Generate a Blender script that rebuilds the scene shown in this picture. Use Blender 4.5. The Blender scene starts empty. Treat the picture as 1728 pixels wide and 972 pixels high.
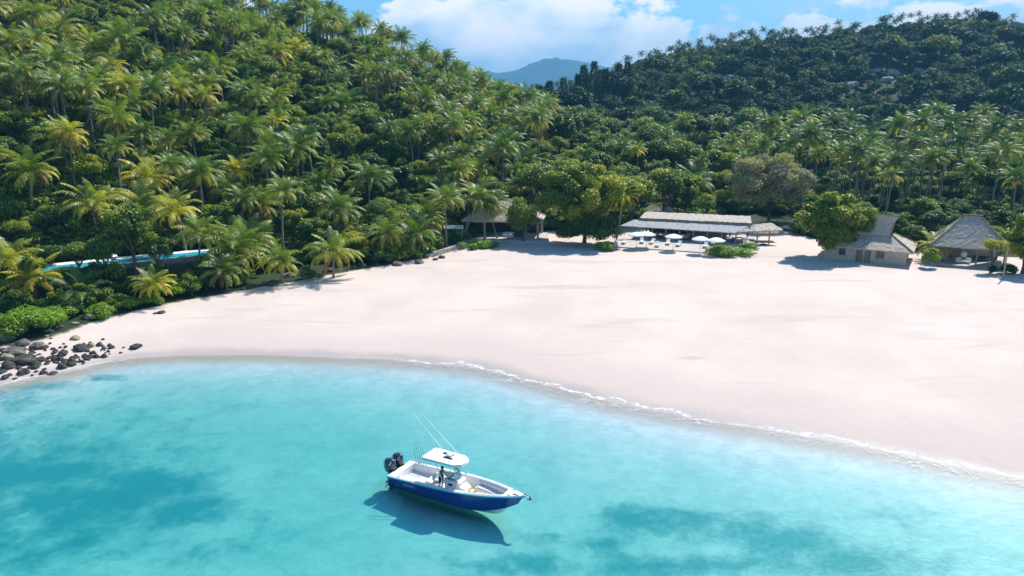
import bpy, math, random
import numpy as np
from mathutils import Vector, Matrix, Euler
C = bpy.context.scene.collection
sc = bpy.context.scene
R = math.radians

# ------------------------------------------------------------------ camera
HC = 26.0
TILT = math.atan(296/1200.0)
cam_d = bpy.data.cameras.new('camera'); cam = bpy.data.objects.new('camera', cam_d); C.objects.link(cam)
cam.location = (0, 0, HC); cam.rotation_euler = (math.pi/2 - TILT, 0, 0)
cam_d.sensor_width = 36; cam_d.lens = 25.0; cam_d.clip_start = .5; cam_d.clip_end = 20000
sc.camera = cam
# ------------------------------------------------------------------ light
SUN_AZ, SUN_EL = R(42), R(52)            # azimuth from +Y towards +X
SKY_STRENGTH = .07
sun_d = bpy.data.lights.new('sun', 'SUN'); sun = bpy.data.objects.new('sun', sun_d); C.objects.link(sun)
sun_d.energy = 5.0; sun_d.angle = R(.6); sun_d.color = (1, .95, .88)
sdir = Vector((math.sin(SUN_AZ)*math.cos(SUN_EL), math.cos(SUN_AZ)*math.cos(SUN_EL), math.sin(SUN_EL)))
sun.rotation_euler = sdir.to_track_quat('Z', 'Y').to_euler()
sc.view_settings.view_transform = 'Standard'; sc.view_settings.look = 'None'
sc.view_settings.exposure = .50; sc.view_settings.gamma = 1
sc.cycles.use_denoising = True
sc.cycles.max_bounces = 6; sc.cycles.diffuse_bounces = 3; sc.cycles.glossy_bounces = 2
sc.cycles.transmission_bounces = 4; sc.cycles.volume_bounces = 0; sc.cycles.transparent_max_bounces = 12
sc.cycles.caustics_reflective = False; sc.cycles.caustics_refractive = False
sc.cycles.sample_clamp_indirect = 4

# ------------------------------------------------------------------ node helpers
class NT:
    def __init__(s, tree): s.t = tree; s.n = tree.nodes; s.l = tree.links
    def new(s, typ, **kw):
        n = s.n.new(typ)
        for k, v in kw.items():
            setattr(n, k, v)
        return n
    def put(s, sock, v):
        if isinstance(v, bpy.types.NodeSocket): s.l.new(v, sock)
        elif v is not None:
            if sock.type == 'RGBA' and not hasattr(v, '__len__'): v = (v, v, v, 1)
            elif sock.type == 'RGBA' and len(v) == 3: v = (*v, 1)
            sock.default_value = v
    def math(s, op, a, b=None, c=None, clamp=False):
        n = s.new('ShaderNodeMath', operation=op, use_clamp=clamp)
        s.put(n.inputs[0], a)
        if b is not None: s.put(n.inputs[1], b)
        if c is not None: s.put(n.inputs[2], c)
        return n.outputs[0]
    def vmath(s, op, a, b=None):
        n = s.new('ShaderNodeVectorMath', operation=op)
        s.put(n.inputs[0], a)
        if b is not None: s.put(n.inputs[1], b)
        return n.outputs[0]
    def mix(s, f, a, b, blend='MIX'):
        n = s.new('ShaderNodeMix', data_type='RGBA', blend_type=blend)
        s.put(n.inputs[0], f); s.put(n.inputs[6], a); s.put(n.inputs[7], b)
        return n.outputs[2]
    def smooth(s, x, a, b, lo=0, hi=1):
        n = s.new('ShaderNodeMapRange', interpolation_type='SMOOTHSTEP')
        s.put(n.inputs[0], x); s.put(n.inputs[1], a); s.put(n.inputs[2], b); n.inputs[3].default_value = lo; n.inputs[4].default_value = hi
        return n.outputs[0]
    def noise(s, vec, scale, detail=4, rough=.55, dist=0, out=0):
        n = s.new('ShaderNodeTexNoise')
        if vec is not None: s.put(n.inputs['Vector'], vec)
        n.inputs['Scale'].default_value = scale; n.inputs['Detail'].default_value = detail
        n.inputs['Roughness'].default_value = rough; n.inputs['Distortion'].default_value = dist
        return n.outputs[out]
    def ramp(s, f, stops, interp='LINEAR'):
        n = s.new('ShaderNodeValToRGB'); cr = n.color_ramp; cr.interpolation = interp
        while len(cr.elements) < len(stops): cr.elements.new(.5)
        for e, (p, c) in zip(cr.elements, stops):
            e.position = p; e.color = (*c, 1) if hasattr(c, '__len__') else (c, c, c, 1)
        s.put(n.inputs[0], f)
        return n.outputs[0]
    def attr(s, name, out='Fac'):
        n = s.new('ShaderNodeAttribute'); n.attribute_name = name
        return n.outputs[out]
    def pos(s): return s.new('ShaderNodeNewGeometry').outputs['Position']
    def obj(s): return s.new('ShaderNodeTexCoord').outputs['Object']
    def sep(s, v):
        n = s.new('ShaderNodeSeparateXYZ'); s.put(n.inputs[0], v); return n.outputs
    def comb(s, x, y, z):
        n = s.new('ShaderNodeCombineXYZ'); s.put(n.inputs[0], x); s.put(n.inputs[1], y); s.put(n.inputs[2], z); return n.outputs[0]
    def bump(s, h, strength=.5, dist=.1):
        n = s.new('ShaderNodeBump'); n.inputs['Strength'].default_value = strength; n.inputs['Distance'].default_value = dist
        s.put(n.inputs['Height'], h); return n.outputs[0]
    def bsdf(s, color, rough=.6, spec=.5, normal=None, metal=0, **kw):
        n = s.new('ShaderNodeBsdfPrincipled')
        s.put(n.inputs['Base Color'], color); s.put(n.inputs['Roughness'], rough)
        n.inputs['Specular IOR Level'].default_value = spec; n.inputs['Metallic'].default_value = metal
        if normal is not None: s.put(n.inputs['Normal'], normal)
        for k, v in kw.items(): s.put(n.inputs[k], v)
        return n.outputs[0]
def material(name):
    m = bpy.data.materials.new(name); m.use_nodes = True
    m.node_tree.nodes.clear()
    t = NT(m.node_tree)
    t.out = t.new('ShaderNodeOutputMaterial')
    return m, t
def simple(name, color, rough=.6, spec=.5, noise=.15, scale=3, metal=0, bump=0, coat=0):
    m, t = material(name)
    p = t.obj()
    n = t.noise(p, scale, 4)
    c = t.mix(1, color, t.ramp(n, [(.3, 1-noise), (.7, 1+noise)]), 'MULTIPLY')
    nm = t.bump(t.noise(p, scale*3, 3), bump, .05) if bump else None
    t.l.new(t.bsdf(c, rough, spec, nm, metal, **({'Coat Weight': coat} if coat else {})), t.out.inputs[0])
    return m

# ------------------------------------------------------------------ world: sky with a bank of cumulus
w = bpy.data.worlds.new('World'); sc.world = w; w.use_nodes = True
w.node_tree.nodes.clear()
t = NT(w.node_tree)
sky = t.new('ShaderNodeTexSky', sky_type='NISHITA', sun_disc=False)
sky.sun_elevation = SUN_EL; sky.sun_rotation = SUN_AZ; sky.altitude = 0; sky.air_density = 1.1; sky.dust_density = .6; sky.ozone_density = 2.2
d = t.new('ShaderNodeTexCoord').outputs['Generated']
dx, dy, dz = t.sep(d)
az = t.math('ARCTAN2', dx, dy)                 # 0 ahead, + to the right
el = t.math('ARCTAN2', dz, t.math('SQRT', t.math('ADD', t.math('MULTIPLY', dx, dx), t.math('MULTIPLY', dy, dy))))
# top of the cloud bank as a function of azimuth
azn = t.math('MULTIPLY_ADD', az, 1/1.6, .5)     # -0.8..0.8 rad -> 0..1
def A(px): return math.atan((px-864)/1236)/1.6+.5
prof = t.new('ShaderNodeFloatCurve'); cv = prof.mapping.curves[0]
pts = [(0, .30), (A(300), .30), (A(560), .055), (A(640), .135), (A(720), .175), (A(860), .165), (A(960), .19), (A(1080), .165), (A(1160), .125), (A(1280), .125), (A(1400), .13), (A(1480), .145), (A(1600), .12), (A(1728), .13), (1, .2)]
while len(cv.points) < len(pts): cv.points.new(.5, .5)
for p_, (x, y) in zip(cv.points, pts): p_.location = (x, y*3)
prof.mapping.update()
t.put(prof.inputs['Value'], azn)
top = t.math('DIVIDE', prof.outputs[0], 3)
vec = t.comb(az, t.math('MULTIPLY', el, 1.7), 0)
warp = t.noise(vec, 9, 3, .5, 0, 1)
vec2 = t.vmath('ADD', vec, t.vmath('MULTIPLY', warp, (.03, .03, 0)))
n1 = t.noise(vec2, 16, 7, .56)
n2 = t.noise(vec2, 5.5, 4, .5)
dens = t.math('ADD', t.math('MULTIPLY', t.math('SUBTRACT', top, el), 9), t.math('ADD', t.math('MULTIPLY', t.math('SUBTRACT', n1, .5), 2.0), t.math('MULTIPLY', t.math('SUBTRACT', n2, .5), 1.2)))
mask = t.smooth(dens, -.02, .22)
shade = t.math('ADD', t.math('MULTIPLY', t.noise(t.vmath('ADD', vec2, (0.01, .03, 3)), 8, 5, .5), 1), t.math('MULTIPLY', t.math('SUBTRACT', el, .07), 1.6))
cl = t.ramp(shade, [(.43, (7.6, 10.2, 12.6)), (.53, (12.6, 13.4, 14.0)), (.64, (17.0, 15.6, 15.4))])
cirrus = t.math('MULTIPLY', t.smooth(t.noise(t.comb(az, t.math('MULTIPLY', el, 3.5), 5), 5, 6, .6), .42, .62), t.smooth(az, .22, .45))
gone = t.smooth(el, .30, .22)
front = t.smooth(dy, .1, .4)
sk2 = t.mix(1, sky.outputs[0], (.85, 1.4, 1.7), 'MULTIPLY')
skyc = t.mix(t.math('MULTIPLY', t.math('MULTIPLY', cirrus, .7), gone), sk2, (9.4, 10.6, 12.0))
col = t.mix(t.math('MULTIPLY', t.math('MULTIPLY', mask, gone), front), skyc, cl)
bg = t.new('ShaderNodeBackground'); t.put(bg.inputs[0], col); bg.inputs[1].default_value = SKY_STRENGTH
wo = t.new('ShaderNodeOutputWorld'); t.l.new(bg.outputs[0], wo.inputs[0])

# ------------------------------------------------------------------ geometry helpers
def ray(px, py):
    u = (px-864)/1200.0; v = (486-py)/1200.0
    return Vector((u, math.cos(TILT)+v*math.sin(TILT), -math.sin(TILT)+v*math.cos(TILT)))
def at(px, py, z):
    d = ray(px, py); k = (z-HC)/d.z
    return Vector((d.x*k, d.y*k, z))
def atY(px, py, Y):
    d = ray(px, py); k = Y/d.y
    return Vector((d.x*k, Y, HC+d.z*k))
def project(p):
    q = Vector(p)-Vector((0, 0, HC)); c, s = math.cos(TILT), math.sin(TILT)
    f = q.y*c - q.z*s; upv = q.y*s + q.z*c
    return 864+1200*q.x/f, 486-1200*upv/f, f
def tag(o, label=None, cat=None, group=None, kind=None):
    if label: o['label'] = label
    if cat: o['category'] = cat
    if group: o['group'] = group
    if kind: o['kind'] = kind
    return o
def empty(name, loc=(0, 0, 0), rz=0, label=None, cat=None, group=None):
    o = bpy.data.objects.new(name, None); C.objects.link(o); o.location = loc; o.rotation_euler = (0, 0, rz)
    return tag(o, label, cat, group)
def link(name, me, parent=None, loc=None):
    o = bpy.data.objects.new(name, me); C.objects.link(o)
    if parent is not None: o.parent = parent
    if loc is not None: o.location = loc
    return o
def np_mesh(name, V, Fq, mat=None, smooth=False, attrs=None, Ft=None):
    """V (n,3), Fq (m,4) quads, Ft (k,3) tris"""
    me = bpy.data.meshes.new(name)
    V = np.asarray(V, np.float32); n = len(V)
    Fq = np.zeros((0, 4), np.int32) if Fq is None else np.asarray(Fq, np.int32)
    Ft = np.zeros((0, 3), np.int32) if Ft is None else np.asarray(Ft, np.int32)
    me.vertices.add(n); me.vertices.foreach_set('co', V.ravel())
    nl = Fq.size + Ft.size
    me.loops.add(nl); me.loops.foreach_set('vertex_index', np.concatenate([Fq.ravel(), Ft.ravel()]))
    m = len(Fq)+len(Ft); me.polygons.add(m)
    st = np.concatenate([np.arange(len(Fq))*4, len(Fq)*4+np.arange(len(Ft))*3]).astype(np.int32)
    me.polygons.foreach_set('loop_start', st)
    if smooth: me.polygons.foreach_set('use_smooth', np.ones(m, bool))
    for k, a in (attrs or {}).items():
        at_ = me.attributes.new(k, 'FLOAT', 'POINT'); at_.data.foreach_set('value', np.asarray(a, np.float32))
    me.update(calc_edges=True); me.validate()
    if mat: me.materials.append(mat)
    return me
class MB:
    """collects boxes, tubes, lofts into one mesh"""
    def __init__(s): s.v = []; s.f = []
    def add(s, vs, fs):
        b = len(s.v); s.v += [tuple(v) for v in vs]; s.f += [tuple(i+b for i in f) for f in fs]; return s
    def box(s, c, d, rz=0, taper=1):
        x, y, z = d[0]/2, d[1]/2, d[2]/2; vs = []
        for k, (sx, sy, sz) in enumerate([(-1,-1,-1),(1,-1,-1),(1,1,-1),(-1,1,-1),(-1,-1,1),(1,-1,1),(1,1,1),(-1,1,1)]):
            tp = taper if sz > 0 else 1
            X, Y = sx*x*tp, sy*y*tp
            vs.append((c[0]+X*math.cos(rz)-Y*math.sin(rz), c[1]+X*math.sin(rz)+Y*math.cos(rz), c[2]+sz*z))
        return s.add(vs, [(3,2,1,0),(4,5,6,7),(0,1,5,4),(1,2,6,5),(2,3,7,6),(3,0,4,7)])
    def rbox(s, c, d, r=.05, n=3):
        """box with rounded vertical edges and a softened top"""
        pts = []
        for cx, cy, a0 in ((1,1,0),(-1,1,90),(-1,-1,180),(1,-1,270)):
            for k in range(n+1):
                a = R(a0+90*k/n); pts.append((cx*(d[0]/2-r)+r*math.cos(a), cy*(d[1]/2-r)+r*math.sin(a)))
        m = len(pts); lv = [(-.5, 1), (.5-r/d[2]*.8, 1), (.5, 1-2*r/min(d[0], d[1]))]
        vs = [(c[0]+x*k, c[1]+y*k, c[2]+h*d[2]) for h, k in lv for x, y in pts]
        fs = [(j*m+i, j*m+(i+1) % m, (j+1)*m+(i+1) % m, (j+1)*m+i) for j in range(2) for i in range(m)]
        fs += [tuple(range(m-1, -1, -1)), tuple(range(2*m, 3*m))]
        return s.add(vs, fs)
    def tube(s, pts, rad, n=6, cap=True):
        pts = [Vector(p) for p in pts]; k = len(pts)
        if not hasattr(rad, '__len__'): rad = [rad]*k
        vs = []
        ref = Vector((0, 0, 1))
        for i, p in enumerate(pts):
            d = (pts[min(i+1, k-1)]-pts[max(i-1, 0)]).normalized()
            a = d.cross(ref)
            if a.length < .2: a = d.cross(Vector((1, 0, 0)))
            a.normalize(); b = d.cross(a).normalized()
            for j in range(n):
                q = 2*math.pi*j/n
                vs.append(p+(a*math.cos(q)+b*math.sin(q))*rad[i])
        fs = [(i*n+j, i*n+(j+1) % n, (i+1)*n+(j+1) % n, (i+1)*n+j) for i in range(k-1) for j in range(n)]
        if cap: fs += [tuple(range(n-1, -1, -1)), tuple(range((k-1)*n, k*n))]
        return s.add(vs, fs)
    def lathe(s, c, prof, n=12):
        """prof (r,z)"""
        vs = [(c[0]+r*math.cos(2*math.pi*j/n), c[1]+r*math.sin(2*math.pi*j/n), c[2]+z) for r, z in prof for j in range(n)]
        k = len(prof)
        fs = [(i*n+j, i*n+(j+1) % n, (i+1)*n+(j+1) % n, (i+1)*n+j) for i in range(k-1) for j in range(n)]
        fs += [tuple(range(n-1, -1, -1)), tuple(range((k-1)*n, k*n))]
        return s.add(vs, fs)
    def slab(s, quad, th):
        """four corners, thickened downwards"""
        q = [Vector(p) for p in quad]; nrm = (q[1]-q[0]).cross(q[3]-q[0]).normalized()
        if nrm.z < 0: nrm = -nrm
        vs = q+[p-nrm*th for p in q]
        return s.add(vs, [(0,1,2,3),(7,6,5,4),(0,4,5,1),(1,5,6,2),(2,6,7,3),(3,7,4,0)])
    def build(s, name, mat, parent=None, loc=None, smooth=False):
        me = bpy.data.meshes.new(name); me.from_pydata(s.v, [], s.f); me.validate()
        import bmesh
        b = bmesh.new(); b.from_mesh(me); bmesh.ops.recalc_face_normals(b, faces=b.faces); b.to_mesh(me); b.free()
        if smooth: me.polygons.foreach_set('use_smooth', [True]*len(me.polygons))
        me.materials.append(mat)
        return link(name, me, parent, loc)

# ------------------------------------------------------------------ numpy noise
_g = np.random.RandomState(7).rand(256, 256)
def vnoise(x, y):
    xi = np.floor(x).astype(int); yi = np.floor(y).astype(int); fx = x-xi; fy = y-yi
    fx = fx*fx*(3-2*fx); fy = fy*fy*(3-2*fy)
    g = lambda a, b: _g[a & 255, b & 255]
    return (g(xi, yi)*(1-fx)+g(xi+1, yi)*fx)*(1-fy)+(g(xi, yi+1)*(1-fx)+g(xi+1, yi+1)*fx)*fy
def fbm(x, y, o=4):
    r = 0; a = .5
    for i in range(o): r = r+a*(vnoise(x*2**i+17*i, y*2**i+5*i)-.5); a *= .5
    return r*2
def sstep(x, a, b):
    q = np.clip((x-a)/(b-a), 0, 1); return q*q*(3-2*q)

# ------------------------------------------------------------------ terrain
SHORE = np.array([(-400, -160), (-200, -30), (-90, 42), (-60, 60)] + [tuple(at(px, py, 0))[:2] for px, py in [(0,648),(60,636),(120,626),(200,606),(300,600),(450,599),(560,603),(640,606),(700,611),(780,617),(850,630),(940,655),(1050,683),(1200,710),(1350,735),(1500,762),(1600,785),(1728,808)]] + [(60, 33), (100, 5), (400, -200)])
def shore_dist(x, y):
    x = np.asarray(x, float); y = np.asarray(y, float)
    best = np.full(x.shape, 1e9)
    for (ax, ay), (bx, by) in zip(SHORE[:-1], SHORE[1:]):
        dx, dy = bx-ax, by-ay; q = np.clip(((x-ax)*dx+(y-ay)*dy)/(dx*dx+dy*dy), 0, 1)
        best = np.minimum(best, np.hypot(x-ax-q*dx, y-ay-q*dy))
    return np.where(y > np.interp(x, SHORE[:, 0], SHORE[:, 1]), best, -best)
VEG = np.array([(-400, -120), (-120, 24)] + [tuple(at(px, py, 2.4))[:2] for px, py in [(-60,585),(0,568),(60,560),(110,546),(160,530),(200,521),(270,506),(340,495),(450,478),(530,466),(600,455),(660,446),(720,432),(765,412),(830,398),(900,392),(1050,385),(1180,385),(1330,392),(1380,408),(1440,418),(1560,426),(1720,438)]] + [(140, 128), (300, 60), (500, 0)])
def veg_dist(x, y):
    x = np.asarray(x, float); y = np.asarray(y, float)
    best = np.full(x.shape, 1e9)
    for (ax, ay), (bx, by) in zip(VEG[:-1], VEG[1:]):
        dx, dy = bx-ax, by-ay; q = np.clip(((x-ax)*dx+(y-ay)*dy)/(dx*dx+dy*dy), 0, 1)
        best = np.minimum(best, np.hypot(x-ax-q*dx, y-ay-q*dy))
    return np.where(y > np.interp(x, VEG[:, 0], VEG[:, 1]), best, -best)
CX = np.array([-200, 0, 25, 50, 75, 100, 150, 220, 286, 345, 450, 700]); 
CY = np.array([420, 400, 405, 420, 440, 450, 465, 480, 480, 480, 480, 480]); 
CZ = np.array([12, 12, 18, 28, 40, 47, 56, 62, 70, 64, 60, 58])
POOL_A, POOL_B = at(70, 458, 6.0), at(358, 429, 6.0)
PDIR = (POOL_B-POOL_A).normalized(); PNRM = Vector((-PDIR.y, PDIR.x, 0)); PLEN = (POOL_B-POOL_A).length
def ht(x, y):
    x = np.asarray(x, float); y = np.asarray(y, float)
    s = shore_dist(x, y)
    z = np.where(s > 0, 2.5*(1-np.exp(-np.maximum(s, 0)/20)), -1.42*(1-np.exp(np.minimum(s, 0)/15)))
    z = z - .012*np.clip(-s-40, 0, 200)
    z = z + np.where(s > 2, .10*fbm(x/9, y/9, 3)*np.clip(s/20, 0, 1), 0) + np.where(s < -2, .22*fbm(x/7, y/7, 3)*np.clip(-s/25, 0, 1), 0)
    dx, dy = x+58, y-81
    dn = -.68*dx+.735*dy; tt = .74*dx+.68*dy
    sl = np.interp(tt, [-300, 30, 110, 152, 191, 240, 330], [.52, .50, .345, .205, .105, .05, .02])
    u = (dn-124)/9; d2 = dn-1.25*9*np.where(u > 30, u, np.log1p(np.exp(np.minimum(u, 30))))
    hl = np.maximum(d2-6, 0)*sl
    hl = hl*(1+.16*fbm(x/45, y/45, 3)) + 2.2*fbm(x/14+9, y/14, 3)*sstep(hl, 2, 12)
    yc = np.interp(x, CX, CY); zc = np.interp(x, CX, CZ); yb = 285-25*sstep(x, 120, 300)
    q = np.clip((y-yb)/(yc-yb), 0, 1); hr = zc*(.75*q+.25*q*q*(3-2*q))*np.where(y > yc, np.exp(-np.maximum(y-yc-25, 0)/160.), 1)
    hr = hr*(1+.12*fbm(x/60+3, y/60, 4)*np.minimum(1, 40/np.maximum(zc, 1))) + 5*fbm(x/30, y/30+4, 3)*sstep(hr, 3, 20)*(1-.6*sstep(q, .8, 1))
    mid = .045*np.clip(y-165, 0, 120)*sstep(s, 20, 60)
    land = np.maximum(hl, 0)+np.maximum(hr, 0)+mid
    vd = veg_dist(x, y)
    land = land*sstep(vd, -1, 4)
    z = z+land
    # the shelf the pool is cut into
    px = (x-POOL_A.x)*PDIR.x+(y-POOL_A.y)*PDIR.y; py = (x-POOL_A.x)*PNRM.x+(y-POOL_A.y)*PNRM.y
    m = sstep(px, -4, 0)*(1-sstep(px, PLEN+1, PLEN+5))*sstep(py, -2.6, -1.2)*(1-sstep(py, 7, 11))
    z = z*(1-m)+5.3*m
    return z
def H(x, y): return float(ht(np.array([x]), np.array([y]))[0])

def axis(segs):
    out = []
    for a, b, st in segs: out += list(np.arange(a, b, st))
    return np.array(out+[segs[-1][1]])
gx = axis([(-6000, -1000, 500), (-1000, -300, 50), (-300, -110, 6), (-110, 110, .8), (110, 480, 5), (480, 1000, 40), (1000, 6001, 500)])
gy = axis([(-800, 0, 60), (0, 20, 4), (20, 150, .8), (150, 560, 4), (560, 1000, 40), (1000, 7001, 500)])
X, Y = np.meshgrid(gx, gy)
Z = ht(X, Y)
far_sink = sstep(np.hypot(X, Y-200), 700, 1400); Z = Z*(1-far_sink)-4*far_sink
nx, ny = len(gx), len(gy)
idx = np.arange(nx*ny).reshape(ny, nx)
Fq = np.stack([idx[:-1, :-1], idx[:-1, 1:], idx[1:, 1:], idx[1:, :-1]], -1).reshape(-1, 4)
vd = veg_dist(X, Y); sd = shore_dist(X, Y)
# beds of sea grass and coral on the sea floor
bed = np.zeros_like(X)
for px, py, rx, ry, a in [(40,815,9,5,1), (150,850,8,4,1), (250,820,6,3,1), (300,865,6,3,.85), (60,920,8,4,.8), (330,930,7,3,.55), (150,772,2.5,.9,.7), (255,768,2,.5,.6),
                          (60,668,5,1.4,.9), (180,655,2.5,.8,.8), (-60,690,8,3,1), (1090,885,4.2,2.2,.9), (1190,890,3.5,1.8,.9), (1260,905,4,2,.9), (1330,925,4,2.4,1), (1420,960,5,2.6,1), (1480,885,4,1.2,.6), (940,915,3,1,.7), (1000,925,4,1.3,.75),
                          (900,958,6,1.5,.8), (760,952,5,1.2,.5), (1150,965,8,1.4,.95), (1500,935,3,1,.5), (1640,965,5,1.5,.5), (1350,880,2.5,.8,.5), (610,845,1.2,.6,.3), (580,845,.8,.4,.5), (1420,850,3,.5,.3), (-200,900,20,20,.8)]:
    c = at(px, py, -1.4)
    bed = np.maximum(bed, a*np.exp(-(((X-c.x)/rx)**2+((Y-c.y)/ry)**2)*.8))

m_ground, t = material('sand_and_soil')
P = t.pos(); x_, y_, z_ = t.sep(P)
veg = t.attr('veg'); bedA = t.attr('bed'); sA = t.attr('shore')
dry = t.mix(t.smooth(t.noise(P, .09, 5, .6), .35, .68), (.635, .525, .46), (.56, .465, .41))
fine = t.noise(P, 1.3, 6, .7)
streak = t.noise(t.vmath('MULTIPLY', P, (.05, .32, 1)), 1, 6, .62, .6)
dry = t.mix(t.smooth(streak, .56, .72), dry, (.50, .42, .375))
dry = t.mix(t.math('MULTIPLY', t.smooth(fine, .5, .8), .3), dry, (.50, .43, .395))
wedge = t.math('ADD', sA, t.math('MULTIPLY', t.math('SUBTRACT', t.noise(P, .11, 4, .5), .5), 9))
wet = t.smooth(wedge, 9.5, 2.5)
wet2 = t.smooth(t.math('ADD', sA, t.math('MULTIPLY', t.math('SUBTRACT', t.noise(P, .2, 3), .5), 3)), 2.6, .4)
sand = t.mix(t.math('MULTIPLY', wet, .85), dry, (.56, .455, .405))
sand = t.mix(t.math('MULTIPLY', wet2, .7), sand, (.36, .32, .30))
# sea floor
web = t.new('ShaderNodeTexVoronoi', feature='SMOOTH_F1'); web.inputs['Scale'].default_value = .55; web.inputs['Smoothness'].default_value = .6
t.put(web.inputs['Vector'], t.vmath('ADD', P, t.vmath('MULTIPLY', t.noise(P, .7, 4, .6, 0, 1), (2.6, 2.6, 0))))
floor_c = t.mix(t.smooth(t.noise(P, .55, 7, .72), .36, .66), (.86, .73, .86), (.70, .61, .73))
floor_c = t.mix(t.math('MULTIPLY', t.smooth(t.noise(P, .16, 5, .6), .5, .66), .14), floor_c, (.36, .48, .48))
ripple_light = t.noise(t.vmath('MULTIPLY', t.vmath('ADD', P, t.vmath('MULTIPLY', t.noise(P, .25, 3, .5, 0, 1), (4, 4, 0))), (.8, 2.6, 1)), 1, 5, .65, .5)
floor_c = t.mix(t.math('MULTIPLY', t.smooth(ripple_light, .42, .68), .32), floor_c, (.38, .42, .46))  # dark streaks paint the water's ripple lines into the floor colour
brk = t.math('ADD', bedA, t.math('ADD', t.math('MULTIPLY', t.math('SUBTRACT', t.noise(P, .36, 8, .68), .5), 1.9), t.math('MULTIPLY', t.math('SUBTRACT', t.noise(P, 2.2, 4, .7), .5), .35)))
bedm = t.math('MULTIPLY', t.smooth(brk, .22, 1.0), t.smooth(bedA, .03, .2))
floor_c = t.mix(bedm, floor_c, t.mix(t.noise(P, .8, 5, .7), (.03, .24, .33), (.10, .36, .42)))
sand = t.mix(t.smooth(sA, -.5, -3.5), sand, floor_c)
soil = t.mix(t.noise(P, .8, 6, .7), (.018, .03, .012), (.035, .055, .022))
edge = t.math('ADD', veg, t.math('MULTIPLY', t.math('SUBTRACT', t.noise(P, .45, 5, .65), .5), .7))
c = t.mix(t.smooth(edge, .35, .65), sand, soil)
hgt = t.math('ADD', t.math('MULTIPLY', t.noise(P, 1.1, 6, .65), .6), t.math('MULTIPLY', t.noise(P, 6, 3, .6), .12))
rg = t.math('SUBTRACT', .9, t.math('MULTIPLY', wet2, .45))
t.l.new(t.bsdf(c, rg, .25, t.bump(hgt, .35, .25)), t.out.inputs[0])

vegA = sstep(vd, -1.5, 3.5)
me = np_mesh('ground', np.stack([X, Y, Z], -1).reshape(-1, 3), Fq, m_ground, True, {'veg': vegA.ravel(), 'bed': bed.ravel(), 'shore': sd.ravel()})
tag(link('ground', me), 'white sand beach running down to the sea floor and up under the jungle', 'ground', kind='structure')

# ------------------------------------------------------------------ sea
m_sea, t = material('sea_water')
P = t.pos()
stretch = t.vmath('MULTIPLY', P, (1.0, 1.7, 1))
h1 = t.noise(stretch, 1.3, 6, .66, .4); h2 = t.noise(stretch, 6, 3, .6)
bn = t.bump(t.math('ADD', h1, t.math('MULTIPLY', h2, .25)), .17, .25)
fr = t.new('ShaderNodeFresnel'); fr.inputs[0].default_value = 1.33; t.put(fr.inputs['Normal'], bn)
gl = t.new('ShaderNodeBsdfGlossy'); gl.inputs['Roughness'].default_value = .2; t.put(gl.inputs['Normal'], bn)
tr = t.new('ShaderNodeBsdfTransparent')
mx = t.new('ShaderNodeMixShader'); t.put(mx.inputs[0], fr.outputs[0]); t.l.new(tr.outputs[0], mx.inputs[1]); t.l.new(gl.outputs[0], mx.inputs[2])
t.l.new(mx.outputs[0], t.out.inputs[0])
va = t.new('ShaderNodeVolumePrincipled'); va.inputs['Color'].default_value = (.02, .24, .50, 1); va.inputs['Absorption Color'].default_value = (0, .745, .955, 1); va.inputs['Density'].default_value = .56
t.l.new(va.outputs[0], t.out.inputs[1])
wb = MB(); wb.box((0, 3100, -20), (11000, 7600, 40))
sea = wb.build('sea', m_sea)
tag(sea, 'clear turquoise lagoon water off the beach', 'sea', kind='structure')

# thin lace of surf where the water meets the sand: a ribbon that follows the shore
m_foam, t = material('surf_foam')
P = t.pos(); v = t.attr('v')
wob = t.math('MULTIPLY', t.math('SUBTRACT', t.noise(P, .16, 4, .6), .5), 5.2)
a_ = t.math('ABSOLUTE', t.math('SUBTRACT', t.math('ADD', v, wob), .15))
lace = t.noise(P, 1.7, 6, .75, .8)
line = t.math('MULTIPLY', t.smooth(a_, .34, .02), t.smooth(lace, .40, .58))
b_ = t.math('ADD', v, wob)
wash = t.math('MULTIPLY', t.math('MULTIPLY', t.smooth(b_, -2.6, -.1), t.smooth(b_, .5, .1)), t.smooth(t.noise(P, 1.1, 6, .75, 1.2), .48, .62))
al = t.math('MULTIPLY', t.math('MAXIMUM', line, t.math('MULTIPLY', wash, .4)), t.math('MULTIPLY', t.attr('amt'), t.smooth(t.noise(P, .09, 3, .6), .34, .52)), clamp=True)
tr = t.new('ShaderNodeBsdfTransparent'); mx = t.new('ShaderNodeMixShader')
t.put(mx.inputs[0], al); t.l.new(tr.outputs[0], mx.inputs[1]); t.l.new(t.bsdf((.86, .88, .88), .8, .2), mx.inputs[2])
t.l.new(mx.outputs[0], t.out.inputs[0])
# resample the shore finely
seg = SHORE[3:-2]; L = np.concatenate([[0], np.cumsum(np.hypot(*(seg[1:]-seg[:-1]).T))])
q = np.arange(0, L[-1], .5); sx = np.interp(q, L, seg[:, 0]); sy = np.interp(q, L, seg[:, 1])
ker = np.ones(9)/9; sx = np.convolve(np.pad(sx, 4, 'edge'), ker, 'valid'); sy = np.convolve(np.pad(sy, 4, 'edge'), ker, 'valid')
tx = np.gradient(sx); ty = np.gradient(sy); ln = np.hypot(tx, ty); nxn, nyn = -ty/ln, tx/ln
vs = np.arange(-3.6, 3.61, .4); VV = []
amt = np.interp([p[0] for p in zip(sx)], [-60, -45, -38, -30, -20, -14, -8, 5, 40], [.8, .6, .15, .03, .12, .5, .8, 1, 1])
for v_ in vs:
    xx, yy = sx+nxn*v_, sy+nyn*v_; zz = np.maximum(ht(xx, yy), 0)+.012
    VV.append(np.stack([xx, yy, zz], -1))
VV = np.array(VV); k, n = VV.shape[:2]; idx = np.arange(k*n).reshape(k, n)
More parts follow.
